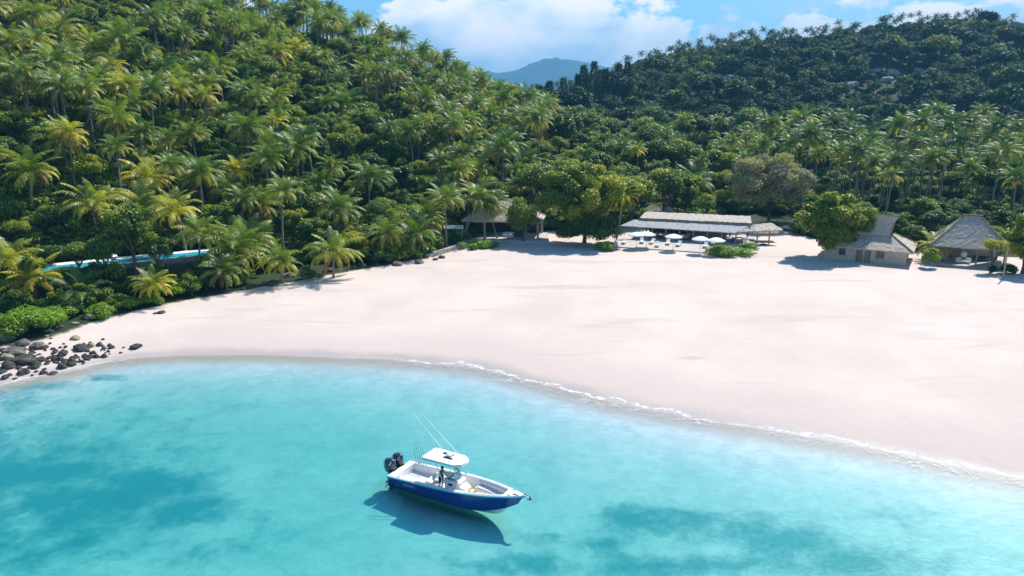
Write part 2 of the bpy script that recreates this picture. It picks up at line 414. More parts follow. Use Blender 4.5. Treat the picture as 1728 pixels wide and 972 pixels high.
Fr = np.stack([idx[:-1, :-1], idx[:-1, 1:], idx[1:, 1:], idx[1:, :-1]], -1).reshape(-1, 4)
me = np_mesh('surf_foam', VV.reshape(-1, 3), Fr, m_foam, True, {'v': np.repeat(vs, n), 'amt': np.tile(amt, k)})
tag(link('surf_foam', me), 'thin white line of surf foam along the waterline', 'foam', kind='stuff')

# ------------------------------------------------------------------ far island and haze
m_far, t = material('far_slopes')
t.l.new(t.bsdf(t.mix(t.noise(t.pos(), .004, 6, .6), (.03, .055, .03), (.07, .09, .05)), .9, .1), t.out.inputs[0])
Y0 = 5600.; ctl = [(600,200),(700,170),(760,145),(800,120),(822,121),(850,123),(872,119),(895,110),(925,103),(950,101),(985,104),(1010,110),(1060,118),(1150,140),(1300,160),(1500,200)]
cxs = np.array([atY(px, py, Y0).x for px, py in ctl]); czs = np.array([atY(px, py, Y0).z for px, py in ctl])
fx = np.linspace(cxs[0], cxs[-1], 260); prof_z = np.interp(fx, cxs, czs)
prof_z = np.convolve(np.pad(prof_z, 3, 'edge'), np.ones(7)/7, 'valid')+9*fbm(fx/60, fx*0+2, 4)
fy = np.linspace(-900, 900, 41); X2, Y2 = np.meshgrid(fx, fy)
Z2 = (prof_z[None, :]+30)*np.cos(np.clip(np.abs(Y2)/900, 0, 1)*math.pi/2)**1.3*(1+.25*fbm(X2/260, Y2/260, 4)*(np.abs(Y2) > 60))-30
idx = np.arange(X2.size).reshape(X2.shape)
Fi = np.stack([idx[:-1, :-1], idx[:-1, 1:], idx[1:, 1:], idx[1:, :-1]], -1).reshape(-1, 4)
me = np_mesh('far_mountain', np.stack([X2, Y2+Y0+0, Z2], -1).reshape(-1, 3), Fi, m_far, True)
tag(link('far_mountain', me), 'blue hazy mountain across the water between the two green hills', 'mountain', kind='structure')
m_h, t = material('haze')
vp = t.new('ShaderNodeVolumePrincipled'); vp.inputs['Color'].default_value = (.22, .62, 1, 1); vp.inputs['Density'].default_value = .00021
vp.inputs['Anisotropy'].default_value = 0
t.l.new(vp.outputs[0], t.out.inputs[1])
hb = MB(); hb.box((0, 3300, 260), (12600, 9800, 610)); 
hz = hb.build('haze', m_h); tag(hz, 'thin blue sea haze that fades the far hills', 'haze', kind='stuff')

# ------------------------------------------------------------------ foliage materials
def leaf_mat(name, stops, rough=.45, trans=.35, spec=.5, rnd=.35, sat=1.0):
    m, t = material(name)
    oi = t.new('ShaderNodeObjectInfo')
    r, g, b = t.sep(oi.outputs['Color'])
    shift = t.math('SUBTRACT', 1, g)
    k = t.math('ADD', t.math('ADD', t.attr('tint'), t.math('MULTIPLY', t.math('MULTIPLY', t.math('SUBTRACT', oi.outputs['Random'], .5), rnd), b)), shift)
    n = t.noise(t.pos(), .35, 3, .5)
    k = t.math('ADD', k, t.math('MULTIPLY', t.math('SUBTRACT', n, .5), .25), clamp=True)
    c = t.ramp(k, stops)
    pr = t.new('ShaderNodeBsdfPrincipled'); t.put(pr.inputs['Base Color'], c); pr.inputs['Roughness'].default_value = rough
    pr.inputs['Specular IOR Level'].default_value = spec
    tl = t.new('ShaderNodeBsdfTranslucent'); t.put(tl.inputs[0], t.mix(1, c, (1.25, 1.2, .55), 'MULTIPLY'))
    mx = t.new('ShaderNodeMixShader'); mx.inputs[0].default_value = trans
    t.l.new(pr.outputs[0], mx.inputs[1]); t.l.new(tl.outputs[0], mx.inputs[2]); t.l.new(mx.outputs[0], t.out.inputs[0])
    return m
M_PALM = leaf_mat('palm_leaf', [(0, (.05, .12, .018)), (.22, (.10, .19, .024)), (.42, (.21, .29, .036)), (.62, (.42, .43, .05)), (.8, (.72, .62, .03)), (.95, (.64, .48, .03)), (1, (.36, .21, .05))], .46, .45, .9, .28)
M_BROAD = leaf_mat('broad_leaf', [(0, (.026, .08, .012)), (.3, (.07, .155, .018)), (.55, (.155, .26, .026)), (.75, (.27, .33, .025)), (1, (.46, .44, .035))], .45, .42, .45, .5)
M_FAR = leaf_mat('hill_leaf', [(0, (.016, .052, .026)), (.4, (.042, .095, .036)), (.7, (.095, .15, .04)), (1, (.26, .31, .045))], .65, .2, .2, .7)  # darker leaf colours stand in for a cloud shadow over the hill
M_BRIGHT = leaf_mat('shore_leaf', [(0, (.08, .19, .012)), (.5, (.20, .36, .015)), (1, (.38, .44, .03))], .45, .35, .4, .3)
M_GREY = leaf_mat('twig_leaf', [(0, (.22, .19, .175)), (.5, (.34, .31, .23)), (.75, (.34, .35, .15)), (1, (.46, .45, .17))], .6, .25, .2, .1)
m_bark, t = material('palm_bark')
P = t.obj(); zz = t.sep(P)[2]
ring = t.math('SINE', t.math('MULTIPLY', zz, 26))
c = t.mix(t.math('MULTIPLY_ADD', ring, .2, .5), (.19, .165, .14), (.34, .31, .27))
c = t.mix(t.smooth(t.noise(P, 1.5, 4, .6), .5, .7), c, (.13, .115, .095))
t.l.new(t.bsdf(c, .85, .2, t.bump(ring, .4, .03)), t.out.inputs[0])
M_BARK = m_bark
M_WOODB = simple('tree_bark', (.13, .105, .085), .9, .2, .35, 2, bump=.4)

def leaf_field(P0, D, U, L, W, fold=.0):
    """kite-shaped leaves: base P0, direction D, side U, length L, width W -> verts (4n), quads"""
    n = len(P0)
    a = P0; m = P0+D*(L*.45)[:, None]; e = P0+D*L[:, None]
    V = np.stack([a, m+U*(W*.5)[:, None], e, m-U*(W*.5)[:, None]], 1).reshape(-1, 3)
    F = np.arange(4*n).reshape(n, 4)
    return V, F
def nrm(a): return a/np.maximum(np.linalg.norm(a, axis=-1, keepdims=True), 1e-6)

def palm_crown(seed, nf=26, L0=4.5, nl=24, yellow=0., lod=1, ragged=.3):
    rs = np.random.RandomState(seed)
    VV, FF, TT = [], [], []; nv = 0
    for i in range(nf):
        q = i/(nf-1)                                  # 0 youngest (up) .. 1 oldest (hanging)
        azm = i*2.39996+rs.uniform(-.3, .3)
        el0 = R(80-88*q**.8+rs.uniform(-9, 9))
        L = L0*(.72+.36*math.sin(math.pi*min(1, q*.8+.18)))*rs.uniform(.86, 1.1)
        bend = R(62+58*q+rs.uniform(-14, 14))
        s = np.linspace(0, 1, 10); th = el0-bend*s**1.5
        th = np.maximum(th, R(-88))
        ds = L/9
        hx = np.concatenate([[0], np.cumsum(np.cos(th[:-1])*ds)]); hz = np.concatenate([[0], np.cumsum(np.sin(th[:-1])*ds)])
        side = rs.uniform(-.12, .12)*s**2*L
        ca, sa = math.cos(azm), math.sin(azm)
        pts = np.stack([hx*ca-side*sa, hx*sa+side*ca, hz], -1)
        tan = nrm(np.gradient(pts, axis=0))
        lat = nrm(np.cross(tan, np.array([0, 0, 1.])+tan*0+np.array([ca, sa, 0])*.001))
        up = np.cross(lat, tan)
        # rachis: thin strip
        wr = np.linspace(.05, .012, 10)[:, None]
        rv = np.concatenate([pts-lat*wr+up*.01, pts+lat*wr+up*.01]); k = len(rv)//2
        rf = np.array([[j, j+1, k+j+1, k+j] for j in range(k-1)])
        tint = .10+.36*q**1.5+rs.uniform(-.10, .12)+yellow*(.25+.35*q)
        if q > .88 and rs.rand() < .3: tint = .9+.1*rs.rand()
        VV.append(rv); FF.append(rf+nv); TT.append(np.full(len(rv), min(1, tint+.18))); nv += len(rv)
        sp = np.linspace(.13, 1, nl)
        for sg in (-1, 1):
            spj = np.clip(sp+rs.uniform(-.01, .01, nl), 0, 1)
            keep = rs.rand(nl) > ragged*.25*q
            b = np.stack([np.interp(spj, s, pts[:, c]) for c in range(3)], -1)
            tg = nrm(np.stack([np.interp(spj, s, tan[:, c]) for c in range(3)], -1))
            lt = nrm(np.stack([np.interp(spj, s, lat[:, c]) for c in range(3)], -1))
            upv = np.cross(lt, tg)
            fwd = .35+.75*spj[:, None]
            droop = (.28+.55*q+rs.uniform(-.15, .15, (nl, 1)))
            D1 = nrm(lt*sg+tg*fwd+upv*(.25-.3*q)-np.array([0, 0, 1.])*droop*.35)
            D2 = nrm(D1-np.array([0, 0, 1.])*(.45+droop*1.15))
            ll = L*.235*(np.sin(math.pi*np.clip(spj*.86+.12, 0, 1))**.7)*rs.uniform(.8, 1.15, nl)
            wd = np.full(nl, .13*24/nl*L0/4.5)
            p1 = b+D1*(ll*.5)[:, None]; p2 = p1+D2*(ll*.5)[:, None]
            w1 = nrm(tg)*(wd*.5)[:, None]
            V = np.stack([b-w1*.55, b+w1*.55, p1+w1, p1-w1, p2+w1*.25, p2-w1*.25], 1)[keep]
            m = len(V); ix = np.arange(m)[:, None]*6+nv
            FF.append(np.concatenate([ix+np.array([[0, 1, 2, 3]]), ix+np.array([[3, 2, 4, 5]])]))
            VV.append(V.reshape(-1, 3)); tt = tint+rs.uniform(-.05, .07, m)+.10*spj[keep]; TT.append(np.repeat(tt, 6)); nv += 6*m
    return np.concatenate(VV), np.concatenate(FF), np.concatenate(TT)
def palm_crown_mesh(seed, **k):
    V, F, T_ = palm_crown(seed, **k)
    return np_mesh('palm_crown', V, F, M_PALM, False, {'tint': T_})
def trunk_mesh(name, pts, r0, r1, n=7, bulge=True, mat=None):
    mb = MB(); k = len(pts)
    rad = [r0+(r1-r0)*min(1, i/(k-1)) for i in range(k)]
    if bulge: rad[0] = r0*1.75
    mb.tube(pts, rad, n)
    me = bpy.data.meshes.new(name); me.from_pydata(mb.v, [], mb.f); me.polygons.foreach_set('use_smooth', [True]*len(me.polygons))
    me.materials.append(mat or M_BARK)
    return me
def curve_pts(h, lean, azm, k=9, sway=.5):
    """trunk leaning out by `lean` m at the top, curving back to vertical"""
    out = []
    for i in range(k):
        s = i/(k-1); r = lean*(s**sway if lean > 0 else 0)*(.25+.75*s)
        out.append((r*math.cos(azm), r*math.sin(azm), h*s))
    return out
NC = 9
CROWNS = [palm_crown_mesh(100+i, nf=[32, 36, 30, 34, 38, 31, 35, 28, 30][i], L0=[4.9, 5.3, 4.6, 5.5, 5.0, 4.5, 5.1, 5.3, 4.6][i], nl=26, yellow=[0, 0, .1, 0, .25, .1, 0, .05, .5][i]) for i in range(NC)]
TR_H = [4.5, 7, 9.5, 12, 14.5, 17.5, 8, 11]
TR = []
for i, h in enumerate(TR_H):
    pts = curve_pts(h, [.3, .9, .6, 1.4, .8, 1.0, 2.2, .2][i], i*1.3, sway=[1, .7, 1.2, .8, 1, .9, .6, 1][i])
    TR.append((trunk_mesh('palm_trunk', pts, .20+.004*h, .12), Vector(pts[-1])))

def broad_crown(seed, r=(4., 4., 3.), nlobe=16, nleaf=5200, leaf=.34, spread=1.0, tintvar=.22, flat=0., inner=.22, low=False, lob=1.):
    rs = np.random.RandomState(seed)
    a = nrm(rs.normal(size=(nlobe, 3))); a[:, 2] = a[:, 2] if low else np.abs(a[:, 2])*1.1-.35
    rr = rs.uniform(.35, .78, nlobe)[:, None]
    cen = a*rr*np.array(r)*spread; cen[:, 2] += r[2]*.15
    lr = rs.uniform(.28, .46, nlobe)*min(r[0], r[1])*lob
    lt = rs.uniform(-tintvar, tintvar, nlobe)
    w_ = lr**2; w_ /= w_.sum()
    li = rs.choice(nlobe, nleaf, p=w_)
    dirs = nrm(rs.normal(size=(nleaf, 3))+np.array([0, 0, .35]))
    ins = rs.rand(nleaf) < inner
    rad = np.where(ins, rs.uniform(.2, .85, nleaf), rs.uniform(.85, 1.1, nleaf))
    sq = np.array([1, 1, .72-flat*.3])
    bump_ = 1+.22*np.sin(dirs[:, 0]*7+li)*np.sin(dirs[:, 1]*7+li*2)
    P0 = cen[li]+dirs*(rad*bump_*lr[li])[:, None]*sq
    out = nrm(dirs*.8+np.array([0, 0, .55])+rs.normal(size=(nleaf, 3))*.55)       # leaf normal
    D = nrm(np.cross(out, rs.normal(size=(nleaf, 3)))); U = np.cross(out, D)
    L = leaf*rs.uniform(.7, 1.35, nleaf); W = L*rs.uniform(.5, .75, nleaf)
    V, F = leaf_field(P0, D, U, L, W)
    T_ = .38+lt[li]+rs.normal(0, .15, nleaf)+.14*np.clip(dirs[:, 2], -1, 1)  # lighter tint on upward leaves paints the sunny tops of the lobes
    return V, F, np.repeat(T_, 4), cen, lr
def tree_wood(cen, h, r0, rs, base_drop=0, nl=7):
    mb = MB(); f = h*.45
    mb.tube([(0, 0, -.4), (r0*.3, 0, f*.5), (0, r0*.5, f)], [r0*1.5, r0, r0*.8], 8)
    for c in cen[:nl]:
        c = Vector(c)+Vector((0, 0, h))
        b = Vector((0, 0, f*.85)); m = b.lerp(c, .5)+Vector((rs.uniform(-.3, .3), rs.uniform(-.3, .3), -.3))
        mb.tube([b, m, c], [r0*.6, r0*.38, r0*.12], 6)
    me = bpy.data.meshes.new('trunk'); me.from_pydata(mb.v, [], mb.f); me.polygons.foreach_set('use_smooth', [True]*len(me.polygons)); me.materials.append(M_WOODB)
    return me
def make_tree_meshes(seed, h=6, mat=None, **k):
    """returns (crown mesh, trunk mesh), both with the origin at the tree's foot; h = height of the crown's middle"""
    V, F, T_, cen, lr = broad_crown(seed, **k)
    V = V+np.array([0, 0, h]); V[:, 2] = np.maximum(V[:, 2], .1)
    rs = random.Random(seed)
    return np_mesh('tree_crown', V, F, mat or M_BROAD, False, {'tint': T_}), tree_wood(cen, h, .05*h**.5*1.6+.05, rs)
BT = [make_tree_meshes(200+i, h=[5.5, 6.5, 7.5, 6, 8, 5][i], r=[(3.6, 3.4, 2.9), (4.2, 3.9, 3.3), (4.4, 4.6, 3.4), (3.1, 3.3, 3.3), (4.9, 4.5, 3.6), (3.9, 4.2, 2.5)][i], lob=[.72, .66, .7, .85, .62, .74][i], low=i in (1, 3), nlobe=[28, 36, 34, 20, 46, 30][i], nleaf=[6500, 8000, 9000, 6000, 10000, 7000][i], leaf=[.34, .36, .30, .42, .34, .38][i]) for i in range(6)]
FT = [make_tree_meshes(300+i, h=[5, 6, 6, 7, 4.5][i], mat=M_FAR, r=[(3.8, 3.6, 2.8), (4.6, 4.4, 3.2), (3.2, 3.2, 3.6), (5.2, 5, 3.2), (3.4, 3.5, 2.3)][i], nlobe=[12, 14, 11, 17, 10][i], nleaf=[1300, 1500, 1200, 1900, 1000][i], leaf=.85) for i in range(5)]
FC = [np_mesh('palm_crown', *(lambda r: (r[0], r[1]))(palm_crown(400+i, nf=18, L0=4.3, nl=9)), M_FAR, False, {'tint': palm_crown(400+i, nf=18, L0=4.3, nl=9)[2]}) for i in range(3)]
SH = [make_tree_meshes(500+i, h=.9, r=[(1.9, 1.7, 1.2), (2.4, 2.0, 1.4), (1.4, 1.5, 1.5)][i], nlobe=9, nleaf=1100, leaf=.36, mat=M_BROAD)[0] for i in range(3)]

# ------------------------------------------------------------------ geometry-node scatter, for what nobody could count
def scatter(name, sources, pts, label, extra=None):
    """pts: list of (x,y,z, rx,ry,rz, scale, source index)"""
    A_ = np.array(pts, float)
    me = bpy.data.meshes.new(name); me.vertices.add(len(A_)); me.vertices.foreach_set('co', A_[:, :3].astype(np.float32).ravel())
    a = me.attributes.new('rot', 'FLOAT_VECTOR', 'POINT'); a.data.foreach_set('vector', A_[:, 3:6].astype(np.float32).ravel())
    a = me.attributes.new('sca', 'FLOAT', 'POINT'); a.data.foreach_set('value', A_[:, 6].astype(np.float32))
    a = me.attributes.new('src', 'INT', 'POINT'); a.data.foreach_set('value', A_[:, 7].astype(np.int32))
    o = link(name, me)
    g = bpy.data.node_groups.new(name, 'GeometryNodeTree')
    g.interface.new_socket('Geometry', in_out='INPUT', socket_type='NodeSocketGeometry'); g.interface.new_socket('Geometry', in_out='OUTPUT', socket_type='NodeSocketGeometry')
    N = g.nodes; Lk = g.links
    gi = N.new('NodeGroupInput'); go = N.new('NodeGroupOutput'); jn = N.new('GeometryNodeJoinGeometry')
    def na(nm, typ):
        n = N.new('GeometryNodeInputNamedAttribute'); n.data_type = typ; n.inputs[0].default_value = nm
        return next(s for s in n.outputs if s.enabled and s.name == 'Attribute')
    rot = na('rot', 'FLOAT_VECTOR'); sca = na('sca', 'FLOAT'); src = na('src', 'INT')
    e2r = N.new('FunctionNodeEulerToRotation'); Lk.new(rot, e2r.inputs[0])
    for k, so in enumerate(sources):
        cmp_ = N.new('FunctionNodeCompare'); cmp_.data_type = 'INT'; cmp_.operation = 'EQUAL'
        ii = [s for s in cmp_.inputs if s.enabled]; Lk.new(src, ii[0]); ii[1].default_value = k
        ob = N.new('GeometryNodeObjectInfo'); ob.transform_space = 'ORIGINAL'; ob.inputs['Object'].default_value = so; ob.inputs['As Instance'].default_value = True
        ip = N.new('GeometryNodeInstanceOnPoints'); Lk.new(gi.outputs[0], ip.inputs['Points']); Lk.new(cmp_.outputs[0], ip.inputs['Selection'])
        Lk.new(ob.outputs['Geometry'], ip.inputs['Instance']); Lk.new(e2r.outputs[0], ip.inputs['Rotation']); Lk.new(sca, ip.inputs['Scale'])
        Lk.new(ip.outputs[0], jn.inputs[0])
    Lk.new(jn.outputs[0], go.inputs[0])
    md = o.modifiers.new('scatter', 'NODES'); md.node_group = g
    return tag(o, label, kind='stuff')

# ------------------------------------------------------------------ planting
rng = random.Random(11)
def on_ray(px, py, above):
    """where along a line of sight a point stands `above` metres over the ground"""
    d = ray(px, py); k = np.arange(40, 620, 1.0)
    X_, Y_, Z_ = d.x*k, d.y*k, HC+d.z*k
    g = Z_-ht(X_, Y_)-above
    j = np.argmax(g <= 0)
    if g[j] > 0: return None
    return Vector((X_[j], Y_[j], Z_[j]-above))
PLANTED = []         # (x, y, radius)
def free(x, y, r):
    for a, b, c in PLANTED:
        if (a-x)**2+(b-y)**2 < ((r+c)*.5)**2: return False
    return True
# things the photo shows clear: (px0, py0, px1, py1, distance beyond which planting is allowed)
CLEAR = [(70, 440, 165, 462, 91), (196, 430, 245, 447, 95), (286, 424, 356, 441, 99), (735, 372, 815, 430, 124), (812, 352, 895, 420, 140), (852, 318, 890, 352, 150), (925, 395, 1000, 425, 132),
         (1040, 357, 1330, 440, 146), (1205, 252, 1392, 372, 147), (1085, 330, 1330, 360, 152), (1425, 358, 1560, 460, 124), (1575, 358, 1728, 480, 122)]
def blocked(x, y, z, rad, hgt):
    for p in ((x-rad*.8, y, z+hgt-rad*.7), (x+rad*.8, y, z+hgt-rad*.7), (x, y, z+hgt-rad), (x, y, z+hgt), (x, y, z+hgt*.4)):
        u, v, f = project(p)
        for a, b, c, d_, Z_ in CLEAR:
            if a < u < c and b < v < d_ and y < Z_: return True
    return False
palms = []           # dict per palm
def add_palm(x, y, h, scale=1, crown=None, shift=0, hero=None, lean=None, z=None, tilt=(0, 0)):
    palms.append(dict(x=x, y=y, z=H(x, y)-.25 if z is None else z, h=h, s=scale, crown=rng.randrange(NC) if crown is None else crown, shift=shift, hero=hero, lean=lean, rz=rng.uniform(0, 6.283), tilt=tilt))
    PLANTED.append((x, y, 5.6*scale))
# palms one can point at: crown px, py, crown width in px, shift of colour, label, trunk (lean px)
HERO = [
 (40, 288, 100, .12, 7, 'large palm with yellow-tipped fronds at left edge halfway down the slope'),
 (113, 222, 62, .34, 11, 'small-crowned yellow palm on a tall bare grey trunk above the round bush'),
 (158, 345, 84, .26, 6, 'yellow-green palm with thin grey trunk just above the left end of the pool'),
 (308, 352, 78, .30, 7, 'bright yellow palm leaning on a pale trunk above the right end of the pool'),
 (330, 392, 70, .16, 5, 'smaller palm in front of the leaning yellow palm at the right end of the pool'),
 (396, 285, 66, .34, 7, 'compact golden palm with short grey trunk in the middle of the left slope'),
 (333, 300, 92, 0, 6, 'wide green palm beside the compact golden palm on the left slope'),
 (247, 298, 76, .30, 6, 'yellow palm with heavy drooping fronds left of the wide green palm'),
 (415, 405, 84, .18, 4, 'yellowish palm low above the beach right of the pool'),
 (475, 440, 84, .12, 3.4, 'short palm spreading over the sand edge right of the pool rocks'),
 (440, 345, 80, .06, 5, 'olive palm standing behind the two beachside palms right of the pool'),
 (560, 425, 84, .14, 4, 'low palm with drooping yellow fronds hanging over the dark rocks at the sand edge'),
 (568, 352, 88, .05, 6, 'spreading green palm directly behind the low drooping beach palm'),
 (655, 395, 66, .05, 4.5, 'small palm at the sand edge left of the stone wall'),
 (462, 250, 84, 0, 7, 'wide dark green palm high in the middle of the left slope'),
 (60, 470, 90, .34, 2.6, 'low yellow palm spreading at left edge under the pool'),
 (10, 440, 84, .28, 3.5, 'yellow palm cut by the left edge beside the pool'),
 (262, 478, 76, .22, 3, 'low yellowish palm in front of the pool wall over the beach bushes'),
 (130, 490, 66, .10, 2.6, 'dull green low palm under the left end of the pool'),
 (380, 455, 60, .05, 3, 'low green palm between the pool wall and the sand'),
 (752, 335, 66, .10, 9, 'palm with hanging fronds left of the leaning palm by the thatched pavilion'),
 (718, 372, 62, .04, 5, 'low green palm over the stone wall left of the small canopy'),
 (620, 300, 66, 0, 8, 'green palm on a pale trunk up the slope behind the sand-edge palms'),
 (683, 66, 44, 0, 11, 'tallest dark palm standing against the sky on the left ridge'),
 (708, 84, 40, 0, 10, 'second dark palm on the left ridge skyline, right beside the tallest one'),
 (752, 98, 38, 0, 10, 'lone dark palm on the left ridge skyline nearest the far mountain'),
 (1345, 203, 52, .02, 19, 'tall palm rising alone above the grey-brown tree in front of the dark hill'),
 (1262, 232, 36, .02, 16, 'right palm of the pair in front of the dark hill left of the grey-brown tree'),
 (1240, 238, 34, .02, 16, 'left palm of the pair in front of the dark hill left of the grey-brown tree'),
 (1296, 244, 38, .05, 14, 'short palm peeping over the grey-brown tree'),
 (1150, 205, 34, 0, 15, 'dark palm over the middle woods in front of the shaded hill foot'),
 (1188, 215, 34, .1, 13, 'palm with pale fronds just right of the dark palm over the middle woods'),
 (1398, 208, 36, .32, 18, 'left one of two yellowing palms at the front of the right palm grove'),
 (1420, 204, 40, .40, 19, 'right and brighter one of two yellowing palms at the front of the right palm grove'),
 (1455, 235, 64, .0, 17, 'broad dark palm with tall trunk in the right palm grove'),
 (1383, 240, 58, .0, 14, 'drooping palm with glossy fronds behind the grey-brown tree'),
 (1515, 210, 52, .0, 19, 'tall palm in the middle of the right palm grove'),
 (1540, 240, 50, 0, 17, 'palm on a long blue-grey trunk behind the gap between the two thatched huts'),
 (1503, 295, 50, .12, 11, 'low palm with rusty hanging fronds behind the two-tiered thatched hut'),
 (1570, 268, 56, .03, 14, 'mid-height palm left of the pyramid-roofed hut'),
 (1588, 190, 46, .0, 20, 'tall dark palm at the back of the right grove above the pyramid roof'),
 (1640, 215, 44, .12, 18, 'light green palm in the right grove above the pyramid roof'),
 (1686, 258, 58, .08, 15.5, 'palm on a long bare trunk rising right behind the pyramid-roofed hut'),
 (1665, 190, 40, .05, 20, 'high palm in the back row of the right grove near the right edge'),
 (1710, 215, 46, 0, 18, 'palm cut by the right edge of the picture in the grove'),
 (1170, 310, 96, -.02, 7, 'large dark palm with long pale ribs behind the long restaurant roof'),
]
for px, py, wpx, sh_, hh, lab in HERO:
    p = on_ray(px, py, hh)
    if p is None:                                     # a crown standing against the sky: its foot is where the line of sight passes closest over the ridge
        d = ray(px, py); kk = np.arange(120, 330, 1.0); gap = HC+d.z*kk-ht(d.x*kk, d.y*kk); j = int(np.argmin(gap)); hh = float(gap[j])
        if hh > 19: print('NO', lab, hh); continue
        p = Vector((d.x*kk[j], d.y*kk[j], HC+d.z*kk[j]-hh))
    f = project(p)[2]; width = wpx*f/1200.0
    # keep the width the photo shows: pick the height so that crown size is plausible
    s = min(1.35, max(.72, width/8.2))
    add_palm(p.x, p.y, hh, s, hero=lab, shift=sh_*1.15, crown=rng.choice([0, 1, 3, 6]) if sh_ < .1 else rng.choice([2, 5, 7]), z=p.z-.2)
# the two palms on leaning trunks in front of the buildings
pb = at(770, 405, 2.7); pt = atY(806, 335, pb.y+.5)
palms.append(dict(x=pb.x, y=pb.y, z=2.3, top=pt, s=1.1, crown=2, shift=.06, hero='palm leaning right on a curved bare trunk in front of the thatched pavilion', rz=1., tilt=(0, 0)))
pb = at(1037, 412, 2.5); pt = atY(1051, 332, pb.y+.3)
palms.append(dict(x=pb.x, y=pb.y, z=2.3, top=pt, s=.78, crown=8, shift=.14, hero='bright yellow palm on a curved white trunk at the left end of the restaurant terrace', rz=2., tilt=(0, 0)))
pb = at(842, 404, 2.6); pt = atY(826, 347, pb.y+.3)
palms.append(dict(x=pb.x, y=pb.y, z=2.3, top=pt, s=.85, crown=3, shift=.05, hero='palm standing in front of the dark pavilion, hiding the middle of its roof', rz=4., tilt=(0, 0)))
for q_ in palms[-3:]: PLANTED.append((q_['x'], q_['y'], 5))

# broadleaf trees one can point at
broads = []
def add_broad(x, y, s=1, kind=None, shift=0, hero=None, z=None, sz=None):
    broads.append(dict(x=x, y=y, z=H(x, y)-.2 if z is None else z, s=s, kind=rng.randrange(6) if kind is None else kind, shift=shift, hero=hero, rz=rng.uniform(0, 6.28), sz=sz))
    PLANTED.append((x, y, 6*s))
for px, py, above, s, k, sh_, lab in [
 (222, 395, 5, 1.0, 3, -.05, 'dense dark green tree in front of the middle of the pool'),
 (150, 285, 5, .95, 0, .3, 'round bright green tree beside the tall bare trunk of the yellow palm'),
 (90, 370, 3.4, .72, 0, .05, 'small rounded tree at the left edge above the pool'),
 (28, 385, 3.2, .6, 5, .3, 'light green bush-like tree at the left edge above the pool'),
 (130, 425, 3, .6, 5, 0, 'low dark tree with thin stems in front of the pool at its left end'),
 (86, 425, 2.6, .5, 5, -.1, 'small dark tree against the left tip of the pool'),
 (370, 370, 5, .85, 3, .0, 'dark leafy tree between the leaning yellow palm and the beachside palms'),
 (855, 345, 3.2, .62, 5, .25, 'yellow-green tree over the roof of the thatched pavilion'),
 (905, 300, 6, .9, 4, -.15, 'dark tree standing behind the thatched pavilion'),
 (1085, 315, 7, .8, 2, .2, 'light green lumpy tree right of the yellow palm by the restaurant'),
 (1560, 365, 4, .80, 1, -.02, 'rounded green tree between the two thatched huts'),
 (1680, 330, 6, 1.1, 4, -.1, 'dark green tree behind the pyramid-roofed hut'),
 (1610, 320, 6, 1.0, 2, -.08, 'dark green tree to the left behind the pyramid-roofed hut'),
 (1180, 272, 8, .75, 1, -.25, 'dark rounded tree in the middle woods behind the restaurant'),
 (1215, 255, 7, .7, 0, .0, 'mid green tree at the right edge of the middle woods'),
 (1190, 340, 2.6, .42, 0, .45, 'small bright green sapling behind the restaurant roof')]:
    p = on_ray(px, py, above)
    if p: add_broad(p.x, p.y, s, k, sh_, lab, p.z-.2)

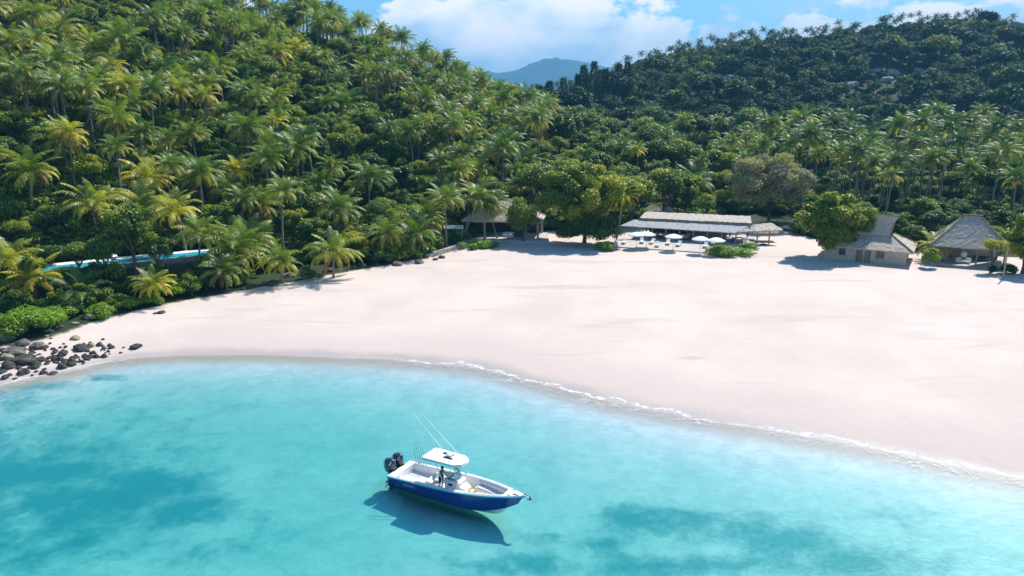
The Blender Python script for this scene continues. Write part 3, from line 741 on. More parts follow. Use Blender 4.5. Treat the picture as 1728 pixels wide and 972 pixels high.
# the rest of the planting, by district
cands = []
for i in range(60000):
    y = 72+(rng.random()**.75)*(262-72); x = rng.uniform(-1, 1)*y*.80
    cands.append((x, y))
cx = np.array([c[0] for c in cands]); cy = np.array([c[1] for c in cands])
chh = ht(cx, cy); cvd = veg_dist(cx, cy)
den = fbm(cx/26+40, cy/26, 3)
dn_ = -.68*(cx+58)+.735*(cy-81)
order = np.argsort(cy)
NEAR_B = []
EXCL = [(at(1480, 440, 2.4), 9.5), (at(1645, 445, 2.4), 8.5), (at(1160, 395, 2.4), 13), (at(1250, 395, 2.4), 8), (at(1080, 395, 2.4), 8), (at(840, 390, 2.4), 8), (Vector((57, 156, 0)), 13)]
for i in order:
    x, y, vd_ = cx[i], cy[i], cvd[i]
    if vd_ < 1.5 or chh[i] < 2.2: continue
    u, v, f = project((x, y, chh[i]+8))
    if u < -90 or u > 1820 or v < -110: continue
    if any((x-c.x)**2+(y-c.y)**2 < r*r for c, r in EXCL): continue
    pxl = (x-POOL_A.x)*PDIR.x+(y-POOL_A.y)*PDIR.y; pyl = (x-POOL_A.x)*PNRM.x+(y-POOL_A.y)*PNRM.y
    if -3 < pxl < PLEN+3 and -1.5 < pyl < 8: continue
    left = u < 930-max(0, (v-190))*.55
    if left and (x < 20):
        isb = den[i] > .13 or rng.random() < .15
        h = rng.choice([6, 7, 8.5, 9.5, 11, 12]) if vd_ > 8 else rng.choice([3.2, 4.0, 5.5])
        r = 4.6 if not isb else 5.2
    elif x > 50 and u > 1225 and y > 146:
        isb = rng.random() < .42; h = rng.choice([13, 15.5, 17, 18.5, 20.5]); r = 6.6
        if y > 200: isb = True; r = 5.4
    else:
        isb = rng.random() < .965; h = rng.choice([9.5, 12, 14.5]); r = 7.4
    sc_ = rng.choice([.7, .82, .92, 1.0, 1.12])*rng.uniform(.95, 1.05)
    if not free(x, y, r*sc_): continue
    if isb:
        s = sc_*(1.0 if left else rng.choice([.8, 1.15, 1.4, 1.6]))
        if u > 1225 and y < 212: s = min(s, .62)
        if blocked(x, y, chh[i], 4*s, 10*s): continue
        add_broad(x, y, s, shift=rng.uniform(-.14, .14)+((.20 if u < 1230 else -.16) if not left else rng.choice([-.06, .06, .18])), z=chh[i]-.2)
    else:
        if blocked(x, y, chh[i], 4*sc_, h*sc_+1.5): continue
        yel = .0 if u > 330 and v < 330 else .05
        if x > 50: yel = -.12  # darker leaf tint puts shade into the colour of the grove palms
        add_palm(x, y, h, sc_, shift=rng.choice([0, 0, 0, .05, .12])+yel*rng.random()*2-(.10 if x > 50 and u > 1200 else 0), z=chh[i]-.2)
print('palms', len(palms), 'broads', len(broads))

# ------------------------------------------------------------------ wording that ties each tree to something one can find
MARKS = [(40, 288, 'the large palm at the left edge'), (113, 222, 'the yellow palm on a tall bare trunk'), (158, 345, 'the yellow-green palm over the pool'), (308, 352, 'the bright yellow leaning palm'), (396, 285, 'the compact golden palm'), (462, 250, 'the wide dark palm mid-slope'),
 (560, 425, 'the drooping beachside palm'), (475, 440, 'the short palm on the sand edge'), (655, 395, 'the small palm by the stone wall'), (806, 335, 'the leaning palm by the pavilion'), (683, 66, 'the tallest ridge palm'), (752, 98, 'the lone ridge palm'), (1051, 332, 'the bright yellow terrace palm'),
 (1345, 203, 'the lone tall palm against the dark hill'), (1420, 204, 'the brighter yellowing grove palm'), (1515, 210, 'the tall palm mid-grove'), (1588, 190, 'the dark back-row grove palm'), (1686, 258, 'the bare-trunked palm by the pyramid roof'), (960, 330, 'the wide spreading beach tree'), (1300, 310, 'the grey-brown tree'),
 (1410, 370, 'the big rounded beach tree'), (1170, 310, 'the large pale-ribbed palm'), (1188, 215, 'the pale-fronded palm'), (222, 395, 'the dense dark pool tree'), (150, 285, 'the round bright green tree'), (1180, 272, 'the dark rounded tree mid-woods'), (940, 185, 'the saddle between the hills'), (1500, 370, 'the two-tiered hut'),
 (0, 0, 'the top left corner of the photo'), (290, 0, 'the top edge above the golden palm'), (550, 0, 'the spot where the ridge leaves the frame'), (0, 130, 'the left edge of the photo, high up'), (850, 150, 'the end of the ridge below the mountain'), (620, 300, 'the pale-trunked palm above the beach'), (830, 260, 'the woods above the pavilion'), (1640, 330, 'the pyramid roof')]
def relate(u, v):
    a = min(MARKS, key=lambda m: (m[0]-u)**2+(m[1]-v)**2); du, dv = u-a[0], v-a[1]
    if abs(du) > 2.2*abs(dv): w_ = 'right of' if du > 0 else 'left of'
    elif abs(dv) > 2.2*abs(du): w_ = 'below' if dv > 0 else 'above'
    else: w_ = ('below' if dv > 0 else 'above')+' and '+('right of' if du > 0 else 'left of')
    r = math.hypot(du, dv)
    return ('just ' if r < 45 else 'far ' if r > 120 else '')+w_+' '+a[2]
ORD = ['leftmost', 'second', 'third', 'fourth', 'fifth', 'sixth', 'seventh', 'eighth', 'ninth', 'tenth', 'eleventh', 'twelfth']
NUM = ['', '', 'two', 'three', 'four', 'five', 'six', 'seven', 'eight', 'nine', 'ten', 'eleven', 'twelve']
def settle(items):
    """items: (object, adjectives, noun, relation, u). Ordinals where the words alone would repeat."""
    by = {}
    for it in items: by.setdefault((it[1], it[2], it[3]), []).append(it)
    for (adj, noun, rel), L_ in by.items():
        L_.sort(key=lambda i: i[4])
        for k, it in enumerate(L_):
            if len(L_) == 1: lab = '%s %s %s' % (adj, noun, rel)
            else:
                o_ = ORD[k] if k == 0 else 'rightmost' if k == len(L_)-1 else ORD[min(k, 11)]+' from left'
                lab = '%s of %s %s %ss %s' % (o_, NUM[min(12, len(L_))], adj, noun, rel)
            it[0]['label'] = ' '.join(lab.split()[:16])
# ------------------------------------------------------------------ build palms: the 300 that show largest are things, the rest one stuff object
def crown_top(p):
    k = min(range(len(TR_H)), key=lambda j: abs(TR_H[j]-p['h']/p['s'])+ (0 if j < 6 else .8*((hash((round(p['x']), j)) % 3) > 0)))
    return k
def district(x, y, u, v):
    if x > 45 and u > 1200: return 'in the palm grove on the flat behind the thatched huts', 'right grove palms'
    if u > 960: return 'among the rounded trees behind the long restaurant roof', 'palms in the middle woods'
    if v < 115: return 'near the top of the left hill', 'palms near the top of the left hill'
    if u < 380 and v > 330: return 'in the jungle around the pool', 'palms around the pool'
    if v > 290: return 'at the foot of the left hill above the sand', 'palms at the foot of the left hill'
    if u > 700: return 'on the right shoulder of the left hill', 'palms on the right shoulder of the left hill'
    if u < 350: return 'on the left part of the left hill slope', 'palms on the left part of the left hill'
    return 'in the middle of the left hill slope', 'palms in the middle of the left hill'
def tint_word(k): return 'yellow' if k > .3 else 'yellow-green' if k > .16 else 'olive green' if k > .05 else 'green'
def size_word(s): return 'large' if s > 1.03 else 'small' if s < .9 else 'mid-sized'
heroes = [p for p in palms if p.get('hero')]
rest = sorted([p for p in palms if not p.get('hero')], key=lambda p: p['y']/p['s'])
NI = 296-len(heroes)
indiv = heroes+rest[:NI]; mass = rest[NI:]
todo = []
SRC_TR, SRC_CR = {}, {}
for p in indiv:
    u, v, f = project((p['x'], p['y'], p['z']+9))
    if p.get('hero'): lab, grp = p['hero'], district(p['x'], p['y'], u, v)[1]
    else:
        dd, grp = district(p['x'], p['y'], u, v); lab = 'coconut palm'
    root = empty('coconut_palm', (p['x'], p['y'], p['z']), 0, lab, 'palm tree', grp)
    if not p.get('hero'): u, v, f = project((p['x'], p['y'], p['z']+p['h'])); todo.append((root, '%s %s' % (size_word(p['s']), tint_word(p['shift']+(.25 if p['crown'] == 8 else .12 if p['crown'] == 4 else 0))), 'palm', relate(u, v), u))
    if 'top' in p:
        b = Vector((0, 0, 0)); e = p['top']-Vector((p['x'], p['y'], p['z'])); pts = []
        for i in range(12):
            s = i/11; pts.append((e.x*s**.75, e.y*s, e.z*(s**1.12)))
        tm = trunk_mesh('palm_trunk', pts, .2, .12, 8); tr_ = link('trunk', tm, root); cr = link('crown', CROWNS[p['crown']], root, pts[-1]); cr.scale = (p['s'],)*3; cr.rotation_euler = (0, 0, p['rz'])
    elif p.get('hero') or True:
        k = crown_top(p); tm, tp = TR[k]
        tr_ = link('trunk', tm, root); cr = link('crown', CROWNS[p['crown']], root)
        zs = p['h']/(TR_H[k]*1.0)
        root.rotation_euler = (0, 0, p['rz'])
        tr_.scale = (p['s'], p['s'], zs)
        cr.location = (tp.x*p['s'], tp.y*p['s'], tp.z*zs-.1); cr.scale = (p['s'],)*3
        cr.rotation_euler = (rng.uniform(-.28, .28), rng.uniform(-.28, .28), rng.uniform(0, 6.28))
        SRC_TR.setdefault(k, tr_)
    SRC_CR.setdefault(p['crown'], cr)
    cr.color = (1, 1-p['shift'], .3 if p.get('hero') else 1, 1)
settle(todo); todo = []
kt = sorted(SRC_TR); kc = sorted(SRC_CR)
src = [SRC_TR[k] for k in kt]+[SRC_CR[k] for k in kc]
pts = []
for p in mass:
    k = crown_top(p)
    if k not in kt: k = kt[len(kt)//2]
    tp = TR[k][1]; s = p['s']; ca, sa = math.cos(p['rz']), math.sin(p['rz'])
    pts.append((p['x'], p['y'], p['z'], 0, 0, p['rz'], s, kt.index(k)))
    pts.append((p['x']+(tp.x*ca-tp.y*sa)*s, p['y']+(tp.x*sa+tp.y*ca)*s, p['z']+tp.z*s-.1, rng.uniform(-.28, .28), rng.uniform(-.28, .28), rng.uniform(0, 6.28), s, len(kt)+(kc.index(p['crown']) if p['crown'] in kc else 0)))
if pts: scatter('palm_forest', src, pts, 'green coconut palms massed along the far slopes and ridge')

# ------------------------------------------------------------------ broadleaf trees
bh = [p for p in broads if p.get('hero')]; br = sorted([p for p in broads if not p.get('hero')], key=lambda p: p['y'])
bi, bm = bh+br[:240], br[240:]
SB = {}
def bdistrict(u, v, x):
    if x > 45 and u > 1200: return 'behind the thatched huts under the tall palms', 'leafy trees behind the huts'
    if u > 930: return 'in the rounded woods behind the restaurant', 'leafy trees in the middle woods'
    if u < 380 and v > 330: return 'in the jungle around the pool', 'leafy trees around the pool'
    if v > 290: return 'low on the left hill among the palms', 'leafy trees low on the left hill'
    return 'between the palms high on the left hill', 'leafy trees high on the left hill'
def tree_root(name, p, crown, trunk, lab, grp=None, cat='tree'):
    root = empty(name, (p['x'], p['y'], p['z']), p['rz'], lab, cat, grp)
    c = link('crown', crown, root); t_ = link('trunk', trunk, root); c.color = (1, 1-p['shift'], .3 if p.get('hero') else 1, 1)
    root.scale = (p['s'], p['s'], p['s']*(p.get('sz') or 1))
    return root, c, t_
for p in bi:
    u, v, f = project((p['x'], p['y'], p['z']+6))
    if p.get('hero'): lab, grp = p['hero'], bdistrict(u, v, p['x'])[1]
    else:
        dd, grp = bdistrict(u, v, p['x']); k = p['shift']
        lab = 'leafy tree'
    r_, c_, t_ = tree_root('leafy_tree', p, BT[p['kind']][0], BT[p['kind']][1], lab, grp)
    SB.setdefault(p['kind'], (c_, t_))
    if not p.get('hero'): k = p['shift']; u, v, f = project((p['x'], p['y'], p['z']+7*p['s'])); todo.append((r_, '%s %s' % ('large' if p['s'] > 1.02 else 'small' if p['s'] < .85 else 'mid-sized', 'light green' if k > .1 else 'mid-green' if k > 0 else 'dark'), 'leafy tree', relate(u, v), u))
settle(todo)
kb = sorted(SB); pts = []
for p in bm:
    j = kb.index(p['kind']) if p['kind'] in kb else 0
    for q in (0, 1): pts.append((p['x'], p['y'], p['z'], 0, 0, p['rz'], p['s'], 2*j+q))
if pts: scatter('jungle_trees', [o for k in kb for o in SB[k]], pts, 'leafy trees massed in the woods beyond the beach')

# ------------------------------------------------------------------ undergrowth
pts = []
for i in range(0, 60000, 3):
    x, y, vd_ = cx[i], cy[i], cvd[i]
    if vd_ < 1.2 or chh[i] < 2.2: continue
    if any((x-c.x)**2+(y-c.y)**2 < r*r for c, r in EXCL): continue
    u, v, f = project((x, y, chh[i]+1))
    if u < -60 or u > 1790: continue
    if any(a-4 < u < c_+4 and b < v < d_ and y < Z_ for a, b, c_, d_, Z_ in CLEAR): continue
    pxl = (x-POOL_A.x)*PDIR.x+(y-POOL_A.y)*PDIR.y; pyl = (x-POOL_A.x)*PNRM.x+(y-POOL_A.y)*PNRM.y
    if -3 < pxl < PLEN+3 and -1.5 < pyl < 8: continue
    pts.append((x, y, chh[i]-.1, 0, 0, rng.uniform(0, 6.28), rng.uniform(.6, 1.3), rng.randrange(3)))
ex_ = np.array([(rng.uniform(-95, 25), rng.uniform(70, 150)) for _ in range(9000)]); ez_ = ht(ex_[:, 0], ex_[:, 1]); ev_ = veg_dist(ex_[:, 0], ex_[:, 1])
for (x, y), z, vd_ in zip(ex_, ez_, ev_):
    if vd_ < 1.0 or z < 2.2: continue
    u, v, f = project((x, y, z+1.5))
    if u < -60 or u > 800 or any(a-4 < u < c_+4 and b < v < d_+2 and y < Z_ for a, b, c_, d_, Z_ in CLEAR): continue
    if any((x-c.x)**2+(y-c.y)**2 < r*r for c, r in EXCL): continue
    pxl = (x-POOL_A.x)*PDIR.x+(y-POOL_A.y)*PDIR.y; pyl = (x-POOL_A.x)*PNRM.x+(y-POOL_A.y)*PNRM.y
    if -3 < pxl < PLEN+3 and -1.3 < pyl < 8: continue
    pts.append((x, y, z-.1, 0, 0, rng.uniform(0, 6.28), rng.uniform(.45, 1.1), rng.randrange(3)))
srcs = []
for k, (px, py) in enumerate([(200, 512), (335, 480), (520, 462)]):
    q = on_ray(px, py, .8); o = link('shrub', SH[k]); o.location = q; 
    tag(o, ['leafy green shrub at the sand edge below the left half of the pool', 'leafy green shrub at the sand edge right of the pool', 'leafy green shrub among the rocks at the sand edge under the palms'][k], 'shrub', 'shrubs at the sand edge'); srcs.append(o)
scatter('undergrowth', srcs, pts, 'dark green undergrowth filling the ground beneath the trees')

# ------------------------------------------------------------------ the right hill, its cloud shade put into the leaf colours
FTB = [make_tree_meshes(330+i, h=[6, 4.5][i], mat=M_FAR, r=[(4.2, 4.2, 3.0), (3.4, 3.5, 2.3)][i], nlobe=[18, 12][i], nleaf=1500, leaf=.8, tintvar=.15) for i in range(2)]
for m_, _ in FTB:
    a_t = m_.attributes['tint']; v_ = np.zeros(len(m_.vertices), np.float32); a_t.data.foreach_get('value', v_); a_t.data.foreach_set('value', v_+.62)  # raised tint paints sunlight into the leaves of these hill trees
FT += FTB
def far_tree(px, py, above, k, s, shift, lab, name='hill_tree', cat='tree', grp=None):
    q = on_ray(px, py, above*s)
    if q is None: return None
    p = dict(x=q.x, y=q.y, z=q.z-.5, rz=rng.uniform(0, 6), s=s, shift=shift)
    return tree_root(name, p, FT[k][0], FT[k][1], lab, grp, cat)
fs = []
for px, py, k, s, sh_, lab in [(1580, 24, 3, 1.3, -.1, 'broad dark tree crowning the top of the right hill'), (1655, 40, 0, .9, -.05, 'round tree on the right hill skyline right of the broad summit tree'),
     (1640, 48, 5, 1.2, .1, 'yellow-green sunlit tree just under the right hill top'), (1148, 112, 6, .9, .1, 'sunlit light green tree at the left end of the right hill crest'), (1300, 190, 2, 1.5, -.1, 'large dark tree on the lower slope of the right hill'), (1225, 140, 4, 1.1, 0, 'rounded tree beside the bluish rock patch on the right hill'), (1385, 110, 1, 1.2, 0, 'rounded tree left of the pale outcrops on the right hill')]:
    r_ = far_tree(px, py, 5, k, s, sh_, lab, grp='trees on the right hill')
    if r_: fs.append((k, r_))
srcF = [None]*7
for k, r_ in fs: srcF[k] = r_
kf = [k for k in range(7) if srcF[k]]
src = [srcF[k][j] for k in kf for j in (1, 2)]
# tall thin palms on the hill crest, one by one
FTR = trunk_mesh('palm_trunk', [(0, 0, 0), (.2, 0, 5), (.1, 0, 11)], .2, .14, 5)
cp = []
for px, py, lab in [(1124, 64, 'lone tall palm above the left end of the right hill crest'), (1157, 58, 'tall palm on the right hill crest just right of the lone one'), (1332, 42, 'tall palm standing up from the middle of the right hill crest'), (1398, 28, 'small palm on the skyline left of the right hill summit'), (1636, 14, 'small dark palm on the skyline right of the summit tree'), (1268, 52, 'small palm silhouetted on the left part of the right hill crest'), (1488, 30, 'small palm on the skyline under the cloud left of the summit'), (1700, 22, 'small palm on the right hill skyline near the right edge')]:
    q = on_ray(px, py+22, 4)
    if q is None: continue
    r_ = empty('hill_palm', (q.x, q.y, q.z-.5), rng.uniform(0, 6), lab, 'palm tree', 'palms on the right hill crest')
    d_ = max(7., min(16, atY(px, py, q.y).z-q.z))
    tr_ = link('trunk', FTR, r_); tr_.scale = (1, 1, d_/11); c_ = link('crown', FC[len(cp) % 3], r_, (.1, 0, d_)); c_.scale = (.8,)*3
    cp.append(c_)
for c_ in cp[:3]: src.append(c_)
ncr = 2*len(kf)
pts = []; occ = {}
SUN_TINT = [(1640, 52, 60, 13), (1145, 98, 55, 30), (1040, 145, 40, 12), (1245, 78, 30, 10), (1530, 72, 24, 9), (1580, 92, 20, 8)]  # hill patches painted as sunlit by using the brighter-tinted trees
for i in range(40000):
    y = rng.uniform(255, 560); x = rng.uniform(.02, .95)*y if i % 8 else rng.uniform(-.1, .2)*y
    s = rng.choice([.45, .6, .8, 1, 1.3, 1.7])*rng.uniform(.9, 1.1)
    if y > np.interp(x, CX, CY)-35: s = min(s, rng.uniform(.5, .9))
    z = None
    key = (int(x/9), int(y/9))
    if any((x-a)**2+(y-b)**2 < (2.35*(s+c))**2 for dx_ in (-1, 0, 1) for dy_ in (-1, 0, 1) for a, b, c in occ.get((key[0]+dx_, key[1]+dy_), ())): continue
    occ.setdefault(key, []).append((x, y, s)); pts.append([x, y, 0, 0, 0, rng.uniform(0, 6.28), s, 0])
pa = np.array(pts); pz = ht(pa[:, 0], pa[:, 1]); psl = (ht(pa[:, 0], pa[:, 1]+3)-pz)/3
pts = []
ROCKY = [(1435, 145, 32, 14), (1508, 128, 48, 20), (1458, 108, 20, 10), (1550, 122, 22, 14), (1236, 132, 16, 11)]
for q, z in zip(pa, pz):
    u, v, f = project((q[0], q[1], z+5))
    if u < 880 or u > 1800 or z < 4.5: continue
    if q[1] > np.interp(q[0], CX, CY)+22: continue
    if any(((u-a)/rx)**2+((v+6-b)/ry)**2 < 1 for a, b, rx, ry in ROCKY): q[6] *= .28
    if rng.random() < .16 and q[6] > .4:
        d_ = rng.uniform(6, 11); pts.append((q[0], q[1], z+d_, 0, 0, q[5], .85, ncr+rng.randrange(min(3, len(cp)))))
        continue
    k = rng.randrange(len(kf)-2)
    if any(((u-a)/rx)**2+((v-b)/ry)**2 < 1+.5*rng.random() for a, b, rx, ry in SUN_TINT) and rng.random() < .7: k = len(kf)-1-rng.randrange(2)
    pts.append((q[0], q[1], z-.6, 0, 0, q[5], q[6]*1.05, 2*k)); pts.append((q[0], q[1], z-.6, 0, 0, q[5], q[6], 2*k+1))
print('hill instances', len(pts), kf, [sum(1 for p_ in pts if p_[7] == 2*j+0) for j in range(len(kf))])
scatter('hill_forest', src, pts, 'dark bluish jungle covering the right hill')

# casuarinas on the saddle
def casuarina(seed, h):
    rs = np.random.RandomState(seed); VV, FF, TT = [], [], []
    n = 1300; zz_ = h*(.25+.75*rs.rand(n)**.8); azm = rs.rand(n)*6.28
    tier = .35+.65*np.abs(np.sin(zz_*.95+azm*1.5+seed))*(.6+.4*np.sin(azm*3+seed))
    rr = (2.3*(1-(zz_/h)**1.3)+.15)*tier*rs.rand(n)**.5*h/14*1.6
    P0 = np.stack([rr*np.cos(azm), rr*np.sin(azm), zz_], -1)
    D = nrm(np.stack([np.cos(azm), np.sin(azm), .6+0*azm], -1)+rs.normal(size=(n, 3))*.35)
    U = nrm(np.cross(D, rs.normal(size=(n, 3))))
    V, F = leaf_field(P0, D, U, rs.uniform(.6, 1.3, n), rs.uniform(.12, .24, n))
    me = np_mesh('casuarina_crown', V, F, M_FAR, False, {'tint': np.repeat(.42+rs.uniform(-.15, .2, n), 4)})
    return me, trunk_mesh('casuarina_trunk', [(0, 0, 0), (.1, 0, h*.5), (0, .1, h*.95)], .28, .07, 6, True, M_WOODB)
CA = [casuarina(i, h) for i, h in ((1, 15), (2, 17), (3, 13))]
for i, (px, py, lab) in enumerate([(927, 137, 'leftmost slim dark feathery tree on the saddle against the far mountain'), (951, 131, 'slim feathery tree second from the left on the saddle'), (976, 126, 'feathery tree third from the left on the saddle'), (986, 108, 'tall feathery tree where the saddle meets the right hill'),
      (1003, 104, 'feathery tree right of the tall one at the right hill foot'), (1023, 98, 'tallest ragged feathery tree at the left end of the right hill'), (1012, 118, 'lower feathery tree in front of the tallest ragged one'), (1045, 108, 'feathery tree at the right end of the row'), (990, 130, 'short feathery tree in the middle of the row on the saddle'), (1060, 104, 'dense feathery tree just right of the row at the start of the hill crest')]):
    yy = 330+i*4; tpt = atY(px, py, yy); g = H(tpt.x, yy); k = i % 3; hh = (15, 17, 13)[k]
    s = max(.6, (tpt.z-g)/hh); s = min(s, 1.6)
    p = dict(x=tpt.x, y=yy, z=g-.3, rz=i*1.1, s=1, shift=-.05)
    r_, c_, t_ = tree_root('casuarina', p, CA[k][0], CA[k][1], lab, 'feathery casuarinas on the saddle')
    r_.scale = (1.5*min(s, 1.15), 1.5*min(s, 1.15), s)

# ------------------------------------------------------------------ buildings
m_thatch, t = material('thatch')
P = t.obj(); x_, y_, z_ = t.sep(P)
st = t.noise(t.vmath('MULTIPLY', P, (9, 9, 1.6)), 1, 5, .7)
ly = t.math('FRACT', t.math('ADD', t.math('MULTIPLY', z_, 2.6), t.math('MULTIPLY', t.noise(P, 1.5, 3), .8)))
c = t.ramp(st, [(.25, (.30, .25, .20)), (.5, (.53, .46, .38)), (.75, (.72, .64, .54))])
c = t.mix(t.math('MULTIPLY', t.smooth(ly, .8, 1), .5), c, (.26, .23, .19))
c = t.mix(t.math('MULTIPLY', t.smooth(t.noise(P, .5, 5, .7), .52, .7), .5), c, (.24, .20, .15))
t.l.new(t.bsdf(c, .95, .1, t.bump(t.math('ADD', st, ly), .7, .12)), t.out.inputs[0])
M_TH = m_thatch
M_THL = simple('pale_thatch', (.46, .41, .35), .95, .1, .35, 3, bump=.6)
M_EDGE = simple('thatch_edge', (.28, .21, .12), .95, .1, .45, 6, bump=.6)
m_wall, t = material('coral_stone')
P = t.obj(); vr = t.new('ShaderNodeTexVoronoi'); vr.inputs['Scale'].default_value = 5.5; t.put(vr.inputs['Vector'], P)
c = t.mix(t.noise(P, 3, 5, .7), (.46, .37, .29), (.74, .62, .50)); c = t.mix(t.math('MULTIPLY', t.smooth(vr.outputs[0], .45, .7), .6), c, (.34, .27, .21))
t.l.new(t.bsdf(c, .9, .2, t.bump(vr.outputs[0], .5, .06)), t.out.inputs[0]); M_WALL = m_wall
M_POST = simple('weathered_wood', (.33, .28, .23), .8, .2, .25, 4)
M_DARKW = simple('dark_wood', (.055, .04, .03), .7, .3, .3, 4)
M_DARK = simple('dark_interior', (.02, .022, .022), .8, .2, .3, 2)
M_WHITE = simple('white_canvas', (.78, .77, .74), .8, .3, .04, 3)
M_CUSH = simple('pale_cushion', (.62, .68, .70), .85, .2, .06, 3)
M_STONE = simple('pale_stone', (.50, .45, .41), .85, .2, .14, 1.2, bump=.3)
M_DECK = simple('deck_boards', (.42, .39, .37), .75, .2, .15, 2)
M_BLUEC = simple('blue_cushion', (.05, .13, .20), .8, .2, .15, 3)
m_gw, t = material('window_glass'); t.l.new(t.bsdf((.03, .05, .055), .08, .6), t.out.inputs[0]); M_GLASS = m_gw
m_pool, t = material('pool_water')
nn = t.noise(t.obj(), 2.5, 3, .6)
t.l.new(t.bsdf(t.mix(nn, (.02, .36, .52), (.05, .50, .62)), .06, .5, t.bump(nn, .25, .05)), t.out.inputs[0]); M_POOL = m_pool

def yaw_of(a, b): return math.atan2(b.y-a.y, b.x-a.x)
def thatch_sheet(name, quads, mat, parent, th=.28, sub=10, sag=.0, rough=.10, seed=0, loc=None):
    """roof planes as subdivided slabs with an uneven thatch surface; every quad is (eaveL, eaveR, topR, topL)"""
    mb = MB(); rs = random.Random(seed)
    for q in quads:
        q = [Vector(p) for p in q]; n = (q[1]-q[0]).cross(q[3]-q[0]).normalized()
        if n.z < 0: n = -n
        nu = max(2, int((q[1]-q[0]).length/.45)); nv = max(2, int((q[3]-q[0]).length/.6))
        g = {}
        for top in (0, 1):
            for i in range(nu+1):
                for j in range(nv+1):
                    a = q[0].lerp(q[1], i/nu); b = q[3].lerp(q[2], i/nu); p = a.lerp(b, j/nv)
                    v = j/nv
                    p = p-Vector((0, 0, sag*4*v*(1-v)))
                    if top: p = p+n*(th*.5+rs.uniform(-rough, rough)*.5)
                    else: p = p-n*th*.5
                    if j == 0: p = p+(q[0]-q[3]).normalized()*rs.uniform(0, rough*2.2)
                    g[top, i, j] = len(mb.v); mb.v.append(tuple(p))
        for i in range(nu):
            for j in range(nv):
                mb.f.append((g[1, i, j], g[1, i+1, j], g[1, i+1, j+1], g[1, i, j+1])); mb.f.append((g[0, i, j+1], g[0, i+1, j+1], g[0, i+1, j], g[0, i, j]))
        for i in range(nu):
            mb.f.append((g[0, i, 0], g[0, i+1, 0], g[1, i+1, 0], g[1, i, 0])); mb.f.append((g[1, i, nv], g[1, i+1, nv], g[0, i+1, nv], g[0, i, nv]))
        for j in range(nv):
            mb.f.append((g[0, 0, j+1], g[0, 0, j], g[1, 0, j], g[1, 0, j+1])); mb.f.append((g[1, nu, j+1], g[1, nu, j], g[0, nu, j], g[0, nu, j+1]))
    return mb.build(name, mat, parent, loc)
def hip_quads(w, d, ze, zr, ridge, cx=0, cy=0):
    a, b = w/2, d/2; r = ridge/2
    E = [(-a+cx, -b+cy, ze), (a+cx, -b+cy, ze), (a+cx, b+cy, ze), (-a+cx, b+cy, ze)]; Rl, Rr = (-r+cx, cy, zr), (r+cx, cy, zr)
    return [(E[0], E[1], Rr, Rl), (E[1], E[2], Rr, Rr), (E[2], E[3], Rl, Rl), (E[3], E[0], Rl, Rl)]

# --- two-tiered hut
FR = at(1527, 449, 2.4); yw = R(-32); Wd = 12.0; Dp = 8.0; FL = FR-Vector((math.cos(yw), math.sin(yw), 0))*Wd
mid = (FL+FR)/2; nb = Vector((-math.sin(yw), math.cos(yw), 0))
hut = empty('thatched_hut', mid+nb*(Dp/2)+Vector((0, 0, -.1)), yw, 'stone-walled hut with a two-tiered grey thatched roof beside the round beach tree', 'hut')
wl = MB(); a, b = Wd/2, Dp/2; wh = 2.7
cuts = [(-a, -a+2.2), (-a+3.3, -a+5.9), (-a+7.0, a-7.2), (a-5.9, a-4.3), (a-3.0, a)]
for x0, x1 in cuts: wl.box(((x0+x1)/2, -b, wh/2), (x1-x0, .35, wh))
for x0, x1 in zip([c[1] for c in cuts[:-1]], [c[0] for c in cuts[1:]]):
    wl.box(((x0+x1)/2, -b, .45), (x1-x0, .346, .9)); wl.box(((x0+x1)/2, -b, wh-.16), (x1-x0, .346, .32))
wl.box((a-.175, .175, wh/2), (.35, Dp-.36, wh-.01)); wl.box((-a+.175, .175, wh/2), (.35, Dp-.36, wh-.01)); wl.box((0, b-.175, wh/2), (Wd-.72, .35, wh-.02))
wl.build('wall', M_WALL, hut)
for x0, x1 in zip([c[1] for c in cuts[:-1]], [c[0] for c in cuts[1:]]):
    f_ = MB(); cxm = (x0+x1)/2; ww = x1-x0
    for sx in (-1, 1): f_.box((cxm+sx*(ww/2-.05), -b-.03, 1.64), (.1, .12, 1.48))
    f_.box((cxm, -b-.03, .95), (ww-.2, .12, .1)); f_.box((cxm, -b-.03, 2.33), (ww-.2, .12, .1)); f_.box((cxm, -b-.03, 1.64), (.06, .1, 1.28))
    wf = f_.build('window', M_POST, hut); g_ = MB(); g_.box((cxm, -b+.02, 1.64), (ww-.2, .03, 1.28)); g_.build('pane', M_GLASS, wf)
gp = MB(); gp.box((0, 0, .02), (Wd-.8, Dp-.8, .1)); gp.build('floor', M_DARK, hut)
ez, sz_, rz_ = 2.35, 4.25, 7.3; o_ = .9; iX, iY = 2.5, 2.7
E4 = [(-a-o_, -b-o_), (a+o_, -b-o_), (a+o_, b+o_), (-a-o_, b+o_)]; I4 = [(-a+iX, -b+iY), (a-iX, -b+iY), (a-iX, b-iY), (-a+iX, b-iY)]
qs = [((*E4[i], ez), (*E4[(i+1) % 4], ez), (*I4[(i+1) % 4], sz_), (*I4[i], sz_)) for i in range(4)]
thatch_sheet('lower_roof', qs, M_TH, hut, .3, sag=-.0, seed=1)
ry = .35; uq = []
ux = a-iX-.3; uy = b-iY+.25
for sgn in (-1, 1):
    prof = [(uy, sz_+.1), (uy*.55, sz_+1.0), (uy*.25, sz_+2.05), (.12, rz_)]
    ext = [0, 0, .25, .9]
    for (y0, z0), (y1, z1), e0, e1 in zip(prof, prof[1:], ext, ext[1:]):
        uq.append(((-ux-e0, sgn*y0, z0), (ux+e0, sgn*y0, z0), (ux+e1, sgn*y1, z1), (-ux-e1, sgn*y1, z1)))
thatch_sheet('upper_roof', uq, M_TH, hut, .26, seed=2)
ge = MB()
